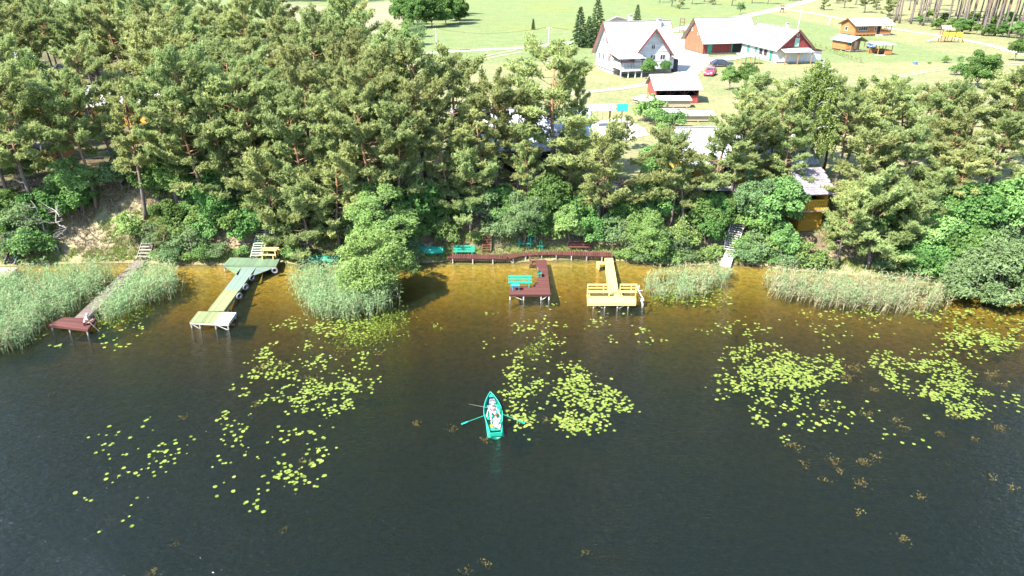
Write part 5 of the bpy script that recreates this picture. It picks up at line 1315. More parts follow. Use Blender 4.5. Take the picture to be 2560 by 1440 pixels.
# ------------------------------------------------------------------ boats
def hull(L_, Wd, Hh, n=14, k=9, stern=.62):
    """open boat shell: outer and inner skin, pointed bow at +y, flat stern at -y"""
    V, F_ = [], []
    def sec(t, inset):
        half = Wd / 2 * (min(1, (stern + (1 - stern) * min(1, t / .45))) if t < .45 else (1 - ((t - .45) / .55) ** 2.2)) - inset
        half = max(half, .012); sheer = Hh * (1 + .28 * max(0, (t - .4) / .6) ** 2); bot = inset + .22 * Hh * max(0, (t - .6) / .4) ** 2
        pts = []
        for j in range(k):
            a = math.pi * j / (k - 1); x = -math.cos(a); dz = abs(math.sin(a)) ** .7
            pts.append((half * (x if abs(x) > .98 else x * 1.0), sheer - (sheer - bot) * dz))
        return pts
    for inset in (0, .03):
        for i in range(n):
            t_ = i / (n - 1); y = -L_ / 2 + L_ * t_ - (inset if i == n - 1 else -inset if i == 0 else 0)
            V += [(x, y, z) for x, z in sec(t_, inset)]
    o = n * k
    for i in range(n - 1):
        for j in range(k - 1):
            F_.append((i * k + j, i * k + j + 1, (i + 1) * k + j + 1, (i + 1) * k + j)); F_.append((o + i * k + j, o + (i + 1) * k + j, o + (i + 1) * k + j + 1, o + i * k + j + 1))
        for j in (0, k - 1): F_.append((i * k + j, (i + 1) * k + j, o + (i + 1) * k + j, o + i * k + j))
    for j in range(k - 1): F_.append((j, o + j, o + j + 1, j + 1))
    F_.append(tuple(range(k))); F_.append(tuple(o + j for j in range(k - 1, -1, -1)))
    return V, F_
m_boat = mat("turquoise_boat_paint", (.015, .36, .23), .4, .1, 2.0)
m_boatin = mat("light_turquoise_inside", (.035, .42, .29), .5, .12, 2)
bow, stn = PZ(1226, 985, .35), PZ(1240, 1083, .35)
bc = (bow + stn) / 2; dv = bow - stn; BL = float(np.linalg.norm(dv[:2])); brz = math.atan2(dv[1], dv[0]) - math.pi / 2
rb = root("rowing_boat", (bc[0], bc[1], -.12), brz, "turquoise green rowing boat with two people and oars out", "boat")
V, F_ = hull(BL, 1.14, .5); obj("hull", np_mesh("hull", V, F_, m_boat, smooth=True), rb)
MB().slab([(-.50, -BL * .48, .13), (.50, -BL * .48, .13), (.5, .2, .13), (.3, BL * .33, .13), (-.3, BL * .33, .13), (-.5, .2, .13)], .03).build("floor_board", m_boatin, rb)
for y, w in ((-1.45, .96), (-.35, 1.08), (.85, .9)): obj("thwart", unit_box(m_boatin, "thwart"), rb, (0, y, .34), 0, (w, .26, .035))
MB().slab([(-.16, BL * .40, .53), (.16, BL * .40, .53), (.03, BL * .47, .58), (-.03, BL * .47, .58)], .03).build("bow_deck", m_boatin, rb)
for s in (-1, 1):
    pts = [(s * .57 * (min(1, .62 + .38 * min(1, t_ / .45)) if t_ < .45 else 1 - ((t_ - .45) / .55) ** 2.2), -BL / 2 + BL * t_, .5 * (1 + .28 * max(0, (t_ - .4) / .6) ** 2) + .015) for t_ in np.linspace(0, .995, 14)]
    MB().tube(pts, .028, 5).build("gunwale", m_boatin, rb)
MB().box(-.36, .36, -BL / 2 - .06, -BL / 2 - .005, .3, .53).build("transom_board", m_boat, rb)
MB().box(-.42, -.1, -1.2, -.9, .14, .26).build("cushion", mat("yellow_cushion", (.75, .70, .08), .8, .1), rb)
for s, L2, lb in ((-1, 1.9, "turquoise oar reaching out over open water"), (1, 1.9, "turquoise oar lying toward the lily pads")):
    w = rb.rotation_euler[2]
    o = root("oar", (bc[0] + math.cos(w) * s * .6 + math.sin(w) * .3, bc[1] + math.sin(w) * s * .6 - .3 * math.cos(w), .44), math.radians(-160 if s < 0 else -22), lb, "oar")
    MB().tube([(-.5, 0, .04), (1.0, 0, -.22)], [.018, .016], 6).build("shaft", m_boat, o)
    MB().slab([(.97, -.02, -.2), (1.08, -.06, -.23), (1.42, -.065, -.3), (1.44, .065, -.3), (1.08, .06, -.23), (.97, .02, -.2)], .02).build("blade", m_boat, o)
    MB().tube([(-.5, 0, .04), (-.65, 0, .06)], [.02, .02], 6).build("grip", m_greywood, o)
def upturned(p, rz, L_, m, label, mid=.55):
    t = root("upturned_boat", p, rz, label, "boat")
    V, F_ = hull(L_, 1.3, .5); V = [(x, y, .62 - z) for x, y, z in V]
    obj("hull", np_mesh("hull", V, [f[::-1] for f in F_], m, smooth=True), t)
    MB().beam((0, -L_ * .45, .635), (0, L_ * .36, .62), .05).build("keel", m, t)
    for s in (-.3, .3): MB().beam((s, -L_ * .42, .52), (s * .8, L_ * .25, .53), .03).build("rib", m, t)
    return t
p = G(1072, 632); upturned((p[0], p[1], p[2]), math.radians(84), 2.9, m_green, "turquoise rowing boat lying upside down on the bank by the willow")
p = G(810, 656); upturned((p[0], p[1], p[2] + .05), math.radians(86), 3.0, mat("dark_green_tarp", (.012, .20, .12), .35, .35, 5, .5), "upturned dark green boat half hidden under the low pine")

# ------------------------------------------------------------------ people (one skinned body each, clothing as child meshes)
m_skin = mat("skin", (.55, .36, .27), .55, .05); m_hair = mat("brown_hair", (.10, .065, .04), .8, .2); m_white = mat("white_cloth", (.72, .70, .70), .85, .06, 8)
m_pinkc = mat("pale_pink_cloth", (.62, .42, .40), .85, .08); m_redc = mat("red_brown_shorts", (.25, .07, .05), .85, .1); m_bluec = mat("pale_blue_cap", (.45, .55, .72), .8, .1)
def skin_mesh(name, V, E, R, m, parent, sub=1):
    me = bpy.data.meshes.new(name); me.from_pydata([tuple(v) for v in V], E, []); me.materials.append(m)
    o = obj(name, me, parent)
    o.modifiers.new("skin", 'SKIN'); sv = me.skin_vertices[0].data
    for i, r_ in enumerate(R): sv[i].radius = (r_, r_); sv[i].use_root = (i == 0)
    o.modifiers["skin"].use_smooth_shade = True
    s = o.modifiers.new("sub", 'SUBSURF'); s.levels = s.render_levels = sub
    return o
def seated_person(name, loc, rz, label, m_top, m_bot, lean=.2, hands=((.25, .45, .25), (-.25, .45, .25)), feet=((.12, .5, -.4), (-.12, .5, -.4)), knees=((.15, .42, .1), (-.15, .42, .1)), hat=None, hair=m_hair):
    """pelvis at the origin, facing +y"""
    t = root(name, loc, rz, label, "person")
    V, E, R = [], [], []
    def add(p, r_, par=None):
        V.append(np.array(p, float)); R.append(r_); i = len(V) - 1
        if par is not None: E.append((par, i))
        return i
    sl, cl = math.sin(lean), math.cos(lean)
    up = lambda h_, x=0, f=0: np.array([x, sl * h_ + f, cl * h_])
    pel = add((0, 0, 0), .13); wa = add(up(.2), .12, pel); ch = add(up(.38), .14, wa); ne = add(up(.53), .055, ch); hb = add(up(.60, 0, .01), .075, ne); hd_ = add(up(.70, 0, .015), .095, hb); ht = add(up(.79, 0, .01), .07, hd_)
    arms, legs = [], []
    for s, hnd in zip((1, -1), hands):
        sh = add(up(.47, s * .17), .062, ch); hnd = np.array(hnd); S = V[sh]
        mid = (S + hnd) / 2; L2 = np.linalg.norm(hnd - S); bend = math.sqrt(max(0, .27 ** 2 - (L2 / 2) ** 2)) if L2 < .54 else 0
        el = add(mid + np.array([s * .5, -.15, -.85]) * bend, .042, sh); wr = add(hnd, .029, el)
        fd = unit(hnd - V[el]); sd = unit(np.cross(fd, [0, 0, 1])); pm = add(hnd + fd * .05, .034, wr)
        for k, (o_, ln) in enumerate(((-.030, .075), (-.010, .085), (.010, .08), (.030, .065))):
            a = add(hnd + fd * .095 + sd * o_, .0095, pm); b_ = add(V[a] + fd * ln * .5 + [0, 0, -.012], .0085, a); add(V[b_] + fd * ln * .35 + [0, 0, -.03], .0075, b_)
        th = add(hnd + fd * .04 + sd * s * -.045, .011, pm); add(V[th] + fd * .045 + sd * s * -.012 + [0, 0, -.015], .009, th)
        arms.append((sh, el, wr))
    for s, kn, ft in zip((1, -1), knees, feet):
        hp = add((s * .1, .03, -.01), .095, pel); k = add(kn, .06, hp); an = add(ft, .038, k); to = add(np.array(ft) + [0, .16, -.03], .035, an); legs.append((hp, k, an))
    skin_mesh("body", V, E, R, m_skin, t)
    # shirt
    idx = [wa, ch, ne]; SV = [V[pel] + [0, 0, .02], V[wa], V[ch], V[ne] * .6 + V[ch] * .4]; SE = [(0, 1), (1, 2), (2, 3)]; SR = [.15, .142, .158, .075]
    for sh, el, wr in arms:
        SV += [V[sh], (V[sh] * .35 + V[el] * .65)]; n = len(SV); SE += [(2, n - 2), (n - 2, n - 1)]; SR += [.078, .062]
    skin_mesh("shirt", SV, SE, SR, m_top, t)
    SV, SE, SR = [V[pel] + [0, 0, .01]], [], [.148]
    for hp, k, an in legs:
        SV += [V[hp], V[hp] * .3 + V[k] * .7]; n = len(SV); SE += [(0, n - 2), (n - 2, n - 1)]; SR += [.112, .086]
    skin_mesh("shorts", SV, SE, SR, m_bot, t)
    hm = MB(); c = V[hd_] + [0, -.015, .03]; rings = 6; k = 10
    vv, ff = [], []
    for i in range(rings):
        a = math.radians(-15 + 105 * i / (rings - 1))
        for j in range(k): vv.append((c[0] + .108 * math.cos(a) * math.cos(6.283 * j / k), c[1] + .118 * math.cos(a) * math.sin(6.283 * j / k), c[2] + .115 * math.sin(a)))
    for i in range(rings - 1):
        for j in range(k): ff.append((i * k + j, i * k + (j + 1) % k, (i + 1) * k + (j + 1) % k, (i + 1) * k + j))
    obj("hat" if hat else "hair", np_mesh("hat" if hat else "hair", vv, ff, hat or hair, smooth=True), t)
    f0 = V[hd_]
    for s in (1, -1):
        MB().box(-.014, .014, -.006, .006, -.008, .008).build("eye", m_dark, t, f0 + np.array([s * .034, .092, .012])); MB().tube([(0, -.02, -.025), (s * .012, -.01, .025)], [.014, .016], 6).build("ear", m_skin, t, f0 + np.array([s * .096, 0, .005]))
    MB().slab([(-.014, .088, -.03), (.014, .088, -.03), (.006, .085, .015), (-.006, .085, .015)], 0, (0, .026, -.004)).build("nose", m_skin, t, f0); MB().box(-.025, .025, .078, .086, -.056, -.048).build("mouth", m_redc, t, f0)
    return t
def boat_pt(x, y, z):
    c2, s2 = math.cos(brz), math.sin(brz); return (bc[0] + c2 * x - s2 * y, bc[1] + s2 * x + c2 * y, z - .12)
seated_person("person", boat_pt(-.02, .05, .52), brz + math.pi, "rower in pale pink shirt sitting mid-boat with oars in the rowing boat", m_pinkc, m_white, .25, ((.38, .42, .12), (-.38, .42, .12)), ((.13, .62, -.33), (-.13, .62, -.33)), hat=mat("straw_hat", (.62, .50, .32), .85, .1))
seated_person("person", boat_pt(.12, -1.4, .52), brz, "passenger in white shirt sitting at the stern of the rowing boat", m_white, m_white, .15, ((.2, .4, .05), (-.18, .38, .06)), ((.12, .55, -.33), (-.12, .55, -.33)))
def rod(a, b_, label):
    a, b_ = np.array(a), np.array(b_); t = root("fishing_rod", a, 0, label, "fishing rod"); d = b_ - a
    MB().tube([-.12 * d, .12 * d], [.016, .014], 6).build("handle", m_dark, t); MB().tube([.12 * d, .6 * d, d], [.012, .009, .005], 5).build("blank", m_greywood, t)
rod(boat_pt(-.2, .3, .62), boat_pt(-1.5, .35, 1.0), "thin fishing rod pointing out over the boat's side")
tg = root("tackle_bag", boat_pt(.05, 1.25, .16), brz, "dark mesh tackle bag in the bow of the rowing boat", "bag")
MB().slab([(-.22, -.2, .28), (.22, -.2, .28), (.15, .25, .3), (-.15, .25, .3)], .26).build("bag_body", mat("grey_mesh_bag", (.22, .22, .25), .9, .5, 20), tg); MB().tube([(-.15, 0, .28), (0, 0, .42), (.15, 0, .28)], .015, 5).build("strap", m_dark, tg)
ap = PZ(213, 812, .48)
seated_person("person", (ap[0], ap[1], .48 + .14), math.radians(-58), "angler in white shirt and pale cap sitting on the dark red jetty end", m_white, m_redc, .45, ((.2, .5, .22), (-.02, .52, .2)), ((.12, .45, -.32), (-.12, .45, -.32)), ((.16, .36, .05), (-.16, .36, .05)), hat=m_bluec)
hx = np.array([ap[0] + .45, ap[1] - .2, .9]); rod(hx, PZ(250, 830, .25), "thin fishing rod held out over the water from the dark red platform")

# ------------------------------------------------------------------ cars
def car(p, rz, m, label, L_=4.2, W=1.7, hatch=False):
    t = root("parked_car", p, rz, label, "car", "cars parked in the yard")
    prof = [(-.5, .28), (-.5, .62), (-.47, .78), (-.2, .86), (.05, .88), (.44, .84), (.5, .72), (.5, .28)] if not hatch else [(-.5, .28), (-.5, .66), (-.46, .80), (-.24, .88), (.05, .9), (.47, .86), (.5, .7), (.5, .28)]
    V, F_ = [], []
    for s, ins in ((-1, 0), (1, 0)):
        for x, z in prof: V.append((x * L_, s * (W / 2 - (.05 if z > .75 else 0)), z))
    n = len(prof); F_.append(tuple(range(n))); F_.append(tuple(range(2 * n - 1, n - 1, -1)))
    for i in range(n): j = (i + 1) % n; F_.append((j, i, n + i, n + j))
    obj("body", np_mesh("body", V, F_, m), t)
    roof = [(-.2, .86), (-.04, 1.36), (.24, 1.38), (.44, .85)] if not hatch else [(-.24, .88), (-.08, 1.38), (.3, 1.4), (.47, .87)]
    r_ = MB(); ti = .16; (x0, z0), (x1, z1), (x2, z2), (x3, z3) = [(x * L_, z) for x, z in roof]; w0, w1 = W / 2 - .06, W / 2 - .06 - ti
    r_.hexa([(x0, -w0, z0), (x3, -w0, z3), (x3, w0, z3), (x0, w0, z0), (x1, -w1, z1), (x2, -w1, z2), (x2, w1, z2), (x1, w1, z1)]); cb_ = r_.build("cabin", m, t)
    def glass(pts): MB().quad(*pts).build("window", m_glass, t)
    e = .012
    def L3(a, b_, f): return tuple(np.array(a) * (1 - f) + np.array(b_) * f)
    for s in (-1, 1):
        A, B, C, D = (x0, s * (w0 + e), z0), (x3, s * (w0 + e), z3), (x2, s * (w1 + e), z2), (x1, s * (w1 + e), z1)
        for f0, f1 in ((.1, .47), (.52, .86)):
            b0, b1, t0, t1 = L3(A, B, f0), L3(A, B, f1), L3(D, C, f0), L3(D, C, f1)
            glass([L3(b0, t0, .12), L3(b1, t1, .12), L3(b1, t1, .88), L3(b0, t0, .88)][::s])
    for (xa, za), (xb, zb), s in (((x0, z0), (x1, z1), -1), ((x3, z3), (x2, z2), 1)):
        f0, f1 = .1, .9; P = lambda f, sd: (xa + (xb - xa) * f + s * e, sd * ((w0 + (w1 - w0) * f) - .08), za + (zb - za) * f + e)
        glass([P(f0, -1), P(f0, 1), P(f1, 1), P(f1, -1)][::s])
    for x in (-.31, .3):
        for s in (-1, 1):
            wv = MB().tube([(0, -.1, 0), (0, .1, 0)], .31, 14).build("wheel", m_rubber, t, (x * L_, s * (W / 2 - .08), .31)); MB().tube([(0, -.105, 0), (0, .105, 0)], .18, 10).build("rim", m_tyregrey, wv)
    for s in (-1, 1):
        MB().box(-.03, .03, -.17, .17, -.07, .07).build("headlight", m_trim, t, (-.5 * L_, s * .58, .66)); MB().box(-.03, .03, -.15, .15, -.08, .08).build("tail_light", m_redtrim, t, (.5 * L_, s * .6, .66)); MB().box(-.08, .08, -.06, .06, -.05, .05).build("mirror", m, t, (-.12 * L_, s * (W / 2 + .04), .92))
    MB().box(-.02, .02, -.26, .26, -.05, .05).build("number_plate", m_trim, t, (-.5 * L_ - .01, 0, .48))
    return t
p = G(1803, 166); car((p[0], p[1], GZ + .08), math.radians(12 + 180), mat("dark_blue_car_paint", (.03, .035, .06), .25, .1, 1, 0, None, .6), "dark blue saloon car parked in the barn yard", 4.4)
p = G(1775, 188); car((p[0], p[1], GZ + .02), math.radians(62), mat("pinkish_red_car_paint", (.55, .06, .12), .3, .1, 1, 0, None, .6), "pinkish red hatchback parked below the dark saloon", 3.8, 1.62, True)
p = G(2170, 119); car((p[0] + .6, p[1], GZ), math.radians(65), mat("blue_car_paint", (.06, .12, .35), .25, .1, 1, 0, None, .6), "blue car half hidden behind the green-roofed cabin", 4.2)

# ------------------------------------------------------------------ poles, frames, court things, hedge
def pole(px, py, h_, label, arm=True):
    p = G(px, py); t = root("utility_pole", p, 0, label, "pole", "utility poles")
    MB().tube([(0, 0, -.3), (0, 0, h_)], [.15, .10], 8).build("shaft", m_conc, t)
    if arm:
        MB().beam((-.6, 0, h_ - .3), (.6, 0, h_ - .3), .09).build("crossarm", m_conc, t)
        for x in (-.5, 0, .5): MB().tube([(x, 0, h_ - .25), (x, 0, h_ - .08)], .05, 6).build("insulator", m_trim, t)
    return p + np.array([0, 0, h_ - .05])
t1 = pole(1371, 158, 7.2, "pale concrete pole beside the round apple tree"); t0 = pole(1092, 125, 4.9, "pale pole at the meadow road near the silvery shrub")
t3 = pole(1992, 88, 7.5, "tall pale pole behind the barn"); t4 = pole(2306, 64, 9.0, "pale leaning pole in front of the far pine wood"); t5 = pole(2072, 62, 2.6, "short thin white post on the lawn behind the large cabin", False); t6 = pole(2075, 55, 2.2, "shorter white post beside the narrow path", False)
def wire(a, b_, sag, label):
    pts = [lerp(a, b_, f) - np.array([0, 0, 4 * sag * f * (1 - f)]) for f in np.linspace(0, 1, 14)]
    o = MB().tube([p - a for p in pts], .02, 4).build("power_line", m_dark, None, a); tag(o, label, "wire")
wire(t0, t1, 1.2, "thin power line crossing the meadow between the two road poles"); wire(t1, np.array([20.5, 136.5, GZ + 8.0]), .6, "thin power line from the apple tree pole to the white house")
p = G(1553, 312); t = root("basketball_stand", p, 0, "bright blue basketball backboard on a post beside the sand court", "basketball stand")
MB().tube([(0, 0, 0), (0, 0, 2.1)], .06, 8).build("post", m_brownp, t); MB().box(-.72, .72, -.12, -.08, 1.75, 2.75).build("backboard", mat("bright_blue_board", (.03, .42, .58), .4, .06), t)
hp = MB(); hp.v, hp.f = [], []
rim = torus(.22, .018, m_redtrim, 18, 6); ho = obj("hoop", rim, t, (0, -.38, 1.95), 0, None, (math.pi / 2, 0, 0))
p = G(1523, 316); t = root("swing_frame", p, .1, "red-brown timber swing frame with little gabled roof at the sand court", "swing frame")
for x in (0, -2.6): MB().tube([(x, 0, 0), (x, 0, 2.3)], .11, 8).build("post", m_brownp, t)
MB().beam((-2.9, 0, 2.3), (.8, 0, 2.3), .14).build("crossbeam", m_brownp, t)
MB().slab([(-3.1, -.9, 2.3), (.5, -.9, 2.3), (.5, 0, 2.9), (-3.1, 0, 2.9)], .06).build("roof", m_cover, t); MB().slab([(-3.1, .003, 2.9), (.5, .003, 2.9), (.5, .9, 2.3), (-3.1, .9, 2.3)], .06).build("roof", m_cover, t)
MB().box(-1.7, -.9, -.2, .2, .45, .5).build("swing_seat", m_play, t)
for x in (-1.65, -.95): MB().tube([(x, 0, .5), (x, 0, 2.25)], .015, 5).build("rope", m_dark, t)
p = G(1703, 86); t = root("wooden_swing", p, -.2, "tall red-brown wooden lookout frame standing on the lawn behind the house", "timber frame")
for x in (-.55, .55):
    for y in (-.4, .4): MB().beam((x * 1.2, y * 1.2, 0), (x, y, 4.2), .14).build("post", m_brownp, t)
for z in (1.0, 2.2, 3.2, 4.1): MB().box(-.75, .75, -.5, .5, z, z + .1).build("cross_plank", m_brownp, t)
p = G(1954, 32); t = root("notice_frame", p, .1, "dark wooden notice frame with roof beside the far road", "notice frame")
for x in (-.6, .6): MB().box(x - .08, x + .08, -.08, .08, 0, 2.3).build("post", m_brownp, t)
MB().box(-.52, .52, -.05, .05, 1.1, 1.9).build("board", m_greywood, t); MB().slab([(-.95, -.5, 2.3), (.95, -.5, 2.3), (.95, .5, 2.6), (-.95, .5, 2.6)], .08).build("roof", m_brownp, t)
p = G(1163, 134); t = root("barrier", p, .1, "low dark barrier beside the meadow road", "barrier"); MB().beam((-1.2, 0, .8), (1.2, 0, .8), .12).build("bar", m_dark, t)
for x in (-.9, .9): MB().box(x - .05, x + .05, -.05, .05, 0, .735).build("post", m_greywood, t)
thuja = make_broad(91, [((0, 0, .55), (.3, .3, .55))], 10, foliage("thuja_leaves", (.09, .12, .02), (.26, .30, .07), .2), m_graybark, (.14, .22), .12, .07, 40, .2, .03)
for i, (px, py) in enumerate([(2014, 108), (2027, 112), (2038, 116), (2050, 120), (2064, 126), (2076, 130), (2084, 133), (2092, 136), (2098, 139), (2106, 142), (2113, 145), (2120, 147), (2127, 150), (2140, 154), (2150, 157)]):
    plant("thuja_bush", thuja, G(px, py), .85 + (i * 7 % 5) * .06, None, "small clipped thuja in the row before the green-roofed cabin", "thuja", "thuja row before the cabins", 1.2)
p = G(2287, 161); t = root("garden_bin", p, 0, "small blue tub standing alone on the lawn", "tub"); MB().tube([(0, 0, 0), (0, 0, .5)], [.4, .48], 12).build("tub_body", mat("blue_plastic", (.12, .25, .45), .5, .1), t); MB().tube([(0, 0, .5), (0, 0, .55)], [.52, .5], 12).build("lid", MATS["blue_plastic"], t)
p = G(1752, 190)
# dead branch and dead tree
def dead(name, p, seed, h_, label, lean=(0, 0), n=12, m=m_deadwood):
    r = np.random.default_rng(seed); mb = MB(); top = np.array([lean[0], lean[1], h_]); pts = limb(mb, r, (0, 0, -.1), top, .09, .02, 6, 0, 6)
    for i in range(n):
        f = r.uniform(.3, 1); k = min(5, int(f * 6)); a = r.uniform(0, 6.28); ln = r.uniform(.4, 1.0) * h_ * .38
        q_ = limb(mb, r, pts[k], pts[k] + np.array([math.cos(a) * ln, math.sin(a) * ln, ln * r.uniform(-.1, .7)]), .035, .008, 4, .2, 4)
        for _ in range(2): a2 = a + r.normal(0, .9); limb(mb, r, q_[2], q_[2] + np.array([math.cos(a2), math.sin(a2), r.uniform(-.2, .5)]) * ln * .5, .015, .005, 3, .1, 3)
    return tag(mb.build(name, m, None, p, 0, True), label, "dead tree")
dead("dead_tree", G(146, 628), 3, 4.6, "bare grey leafless tree on the left straw slope", (.8, .5), 18); dead("dead_tree", G(130, 610), 4, 4.2, "second bare grey tree leaning left on the straw slope", (-.9, .3), 14)
dead("dead_branch", PZ(1607, 768, -.1), 5, 1.7, "bleached dead branch sticking out of the water by the yellow jetty", (-.3, .6), 7, mat("bleached_wood", (.66, .62, .58), .8, .15))
dead("dead_branch", G(1040, 648), 6, 1.6, "dark fallen branch at the water's edge under the willow", (1.5, -.6), 8, m_greywood)
dead("dead_tree", G(135, 415), 8, 9.5, "tall dead birch with bare white limbs in the left wood", (-.8, .2), 12, MATS.get("bleached_wood"))

# ------------------------------------------------------------------ reeds, lilies, waterweed, bank grass
def scatter(poly_px, dens, z=0.0):
    W = [tuple(PZ(x, y, z)[:2]) for x, y in poly_px]; P = np.array(W); lo, hi = P.min(0), P.max(0)
    n = int(np.prod(hi - lo) * dens); q_ = RNG.uniform(lo, hi, (n, 2)); return q_[inpoly(q_[:, 0], q_[:, 1], W)]
m_reed = foliage("reed_blades", (.37, .31, .19), (.19, .32, .14), .45, .05, .005)
def reeds(name, poly, dens, label, h0=1.75, straw=.2, lean=(0, 0), low_straw=.65):
    q_ = scatter(poly, dens); r = RNG; q_ = q_ + r.normal(0, .3, q_.shape); q_ = q_[fnoise(q_[:, 0], q_[:, 1], 1.1, 21) > -.42]; q_ = q_[q_[:, 1] < shoreY(q_[:, 0]) + .5]; n = len(q_); parts = []
    h_ = h0 * r.uniform(.5, 1.18, n); ln = r.normal(0, .17, (n, 2)) + np.array(lean); old = r.random(n) < straw
    base = np.stack([q_[:, 0], q_[:, 1], np.full(n, -.35)], 1); tip = base + np.stack([ln[:, 0] * h_, ln[:, 1] * h_, h_ + .35], 1)
    a = r.uniform(0, 6.28, n); sd = np.stack([np.cos(a), np.sin(a), 0 * a], 1)
    stemV = np.stack([base - sd * .022, base + sd * .022, tip], 1).reshape(-1, 3)
    T = np.repeat(np.where(old, .05, low_straw), 3); parts.append((stemV, np.arange(3 * n).reshape(n, 3), T))
    for k in range(5):
        f = r.uniform(.35, .95, n)[:, None]; c = base * (1 - f) + tip * f; az = r.uniform(0, 6.28, n); d = np.stack([np.cos(az) + lean[0] * 2, np.sin(az) + lean[1] * 2, r.uniform(.3, 1.3, n)], 1)
        L_ = r.uniform(.3, .62, n)[:, None]; d = unit(d); mid = c + d * L_ * .55; end = mid + unit(d * [1, 1, -.1]) * L_ * .5; s2 = unit(np.cross(d, [0, 0, 1.0])) * .026
        V = np.stack([c, mid - s2, end, mid + s2], 1).reshape(-1, 3); tt = np.where(old, r.uniform(0, .25, n), r.uniform(.7, 1.0, n))
        parts.append((V[np.array([0, 1, 3]) + 4 * np.arange(n)[:, None]].reshape(-1, 3), np.arange(3 * n).reshape(n, 3), np.repeat(tt, 3))); parts.append((V[np.array([1, 2, 3]) + 4 * np.arange(n)[:, None]].reshape(-1, 3), np.arange(3 * n).reshape(n, 3), np.repeat(tt, 3)))
    V, F_, T = merge(parts); return tag(obj(name, np_mesh(name, V, F_, m_reed, T)), label, "reeds", None, "stuff")
reeds("reeds", [(-120, 728), (60, 706), (190, 702), (295, 692), (268, 726), (178, 788), (118, 815), (60, 868), (-120, 915)], 30, "wide green reed bed left of the long plank jetty", 2.05, .12)
reeds("reeds", [(372, 688), (432, 692), (452, 725), (425, 752), (370, 758), (330, 790), (255, 812), (262, 785), (330, 725)], 30, "reed clump growing against the right side of the plank jetty", 2.0, .12)
reeds("reeds", [(738, 700), (850, 690), (960, 745), (990, 762), (945, 790), (860, 805), (785, 790), (742, 745)], 28, "pale green reed clump at the foot of the low willow", 2.1, .05)
reeds("reeds", [(1630, 690), (1825, 683), (1812, 715), (1745, 745), (1650, 755), (1605, 728)], 18, "short reed bed between the yellow jetty and the concrete landing", 1.35, .3, (.05, 0))
reeds("reeds", [(1905, 702), (2040, 712), (2200, 718), (2355, 735), (2345, 775), (2200, 778), (2050, 768), (1930, 742)], 30, "long straw-coloured reed bed under the drooping pine", 1.75, .5, (.22, .05), .15)

m_lily = foliage("lily_leaf", (.095, .14, .026), (.22, .27, .06), .2, .25, .012)
def pad_mesh(seed):
    r = np.random.default_rng(seed); k = 12; V = [(0, 0, 0)] + [(math.cos(a) * (1 + r.normal(0, .04)), math.sin(a) * (1.0 + r.normal(0, .04)) * .86, r.uniform(0, .05)) for a in np.linspace(.22, 6.06, k)]
    return V, [(0, i, i + 1) for i in range(1, k)]
pads = []
def lily(cx, cy, sx, sy, n, cl=5, rot=0.0):
    """n pads in little clusters around photo point (cx,cy) with spread (sx,sy) photo pixels"""
    k = 0
    while k < n * 1.9:
        u, v = RNG.uniform(-1, 1, 2)
        if u * u + v * v > 1: continue
        x, y = cx + sx * u * math.cos(rot) - sy * v * math.sin(rot), cy + sx * u * math.sin(rot) + sy * v * math.cos(rot)
        c = PZ(x, y, 0)
        if fnoise(c[0], c[1], 1.0, 33) < -.22 and RNG.random() < .9: k += .35; continue
        for _ in range(int(RNG.integers(1, cl * 2))):
            pads.append((c[0] + RNG.normal(0, .34), c[1] + RNG.normal(0, .40), (.04 + .1 * RNG.beta(2, 1.6)))); k += 1
patches = [(800, 815, 110, 22, 80), (720, 900, 100, 45, 75), (800, 985, 90, 55, 130), (690, 960, 110, 60, 50), (900, 930, 60, 70, 30), (360, 1130, 110, 80, 38), (575, 1100, 40, 75, 26), (740, 1130, 75, 70, 52), (660, 1180, 200, 100, 16), (180, 1240, 30, 15, 2), (640, 1270, 12, 4, 3), (80, 850, 90, 30, 14), (300, 830, 60, 40, 26), (300, 1280, 160, 40, 2),
           (1320, 850, 100, 55, 60), (1360, 950, 110, 45, 120), (1400, 1010, 140, 70, 210), (1480, 1030, 100, 55, 110), (1290, 1040, 40, 40, 30), (1400, 780, 180, 40, 24), (1560, 840, 120, 40, 16),
           (1890, 900, 80, 45, 150), (2010, 930, 95, 60, 190), (1930, 960, 110, 50, 110), (1850, 960, 80, 40, 40), (1980, 1040, 150, 50, 60), (1900, 820, 160, 25, 30), (2260, 915, 80, 40, 90), (2330, 950, 100, 50, 150), (2400, 1000, 75, 45, 110), (2390, 880, 60, 40, 80), (2480, 830, 95, 45, 190), (2400, 790, 120, 14, 60), (2150, 785, 170, 12, 44), (2140, 830, 120, 30, 20), (2540, 1000, 20, 40, 8), (2200, 1060, 160, 60, 14), (1740, 745, 90, 22, 50), (870, 820, 90, 30, 40)]
for a in patches: lily(*a, cl=6 if a[4] > 60 else 3)
pads = np.array(pads)
pads = pads[pads[:, 1] < shoreY(pads[:, 0]) - .8]
c2, s2 = math.cos(-brz), math.sin(-brz)
bx_, by_ = (pads[:, 0] - bc[0]) * c2 - (pads[:, 1] - bc[1]) * s2, (pads[:, 0] - bc[0]) * s2 + (pads[:, 1] - bc[1]) * c2
pads = pads[(np.abs(bx_) > .85) | (np.abs(by_) > 2.4)]
size = pads[:, 2] / np.hypot(np.hypot(pads[:, 0], pads[:, 1]), CAMH)
order = np.argsort(-size)
def screen_ok(p):
    zc = p[1] * _c + CAMH * _s; return abs(FPX * p[0] / zc) < 1275
single, rest = [], []
for i in order: (single if len(single) < 290 and screen_ok(pads[i]) else rest).append(i)
pm_ = []
for k in range(4):
    V, F_ = pad_mesh(k); me = np_mesh("lily_pad", V, F_, m_lily, [.2 + .2 * k] * len(V)); pm_.append(me)
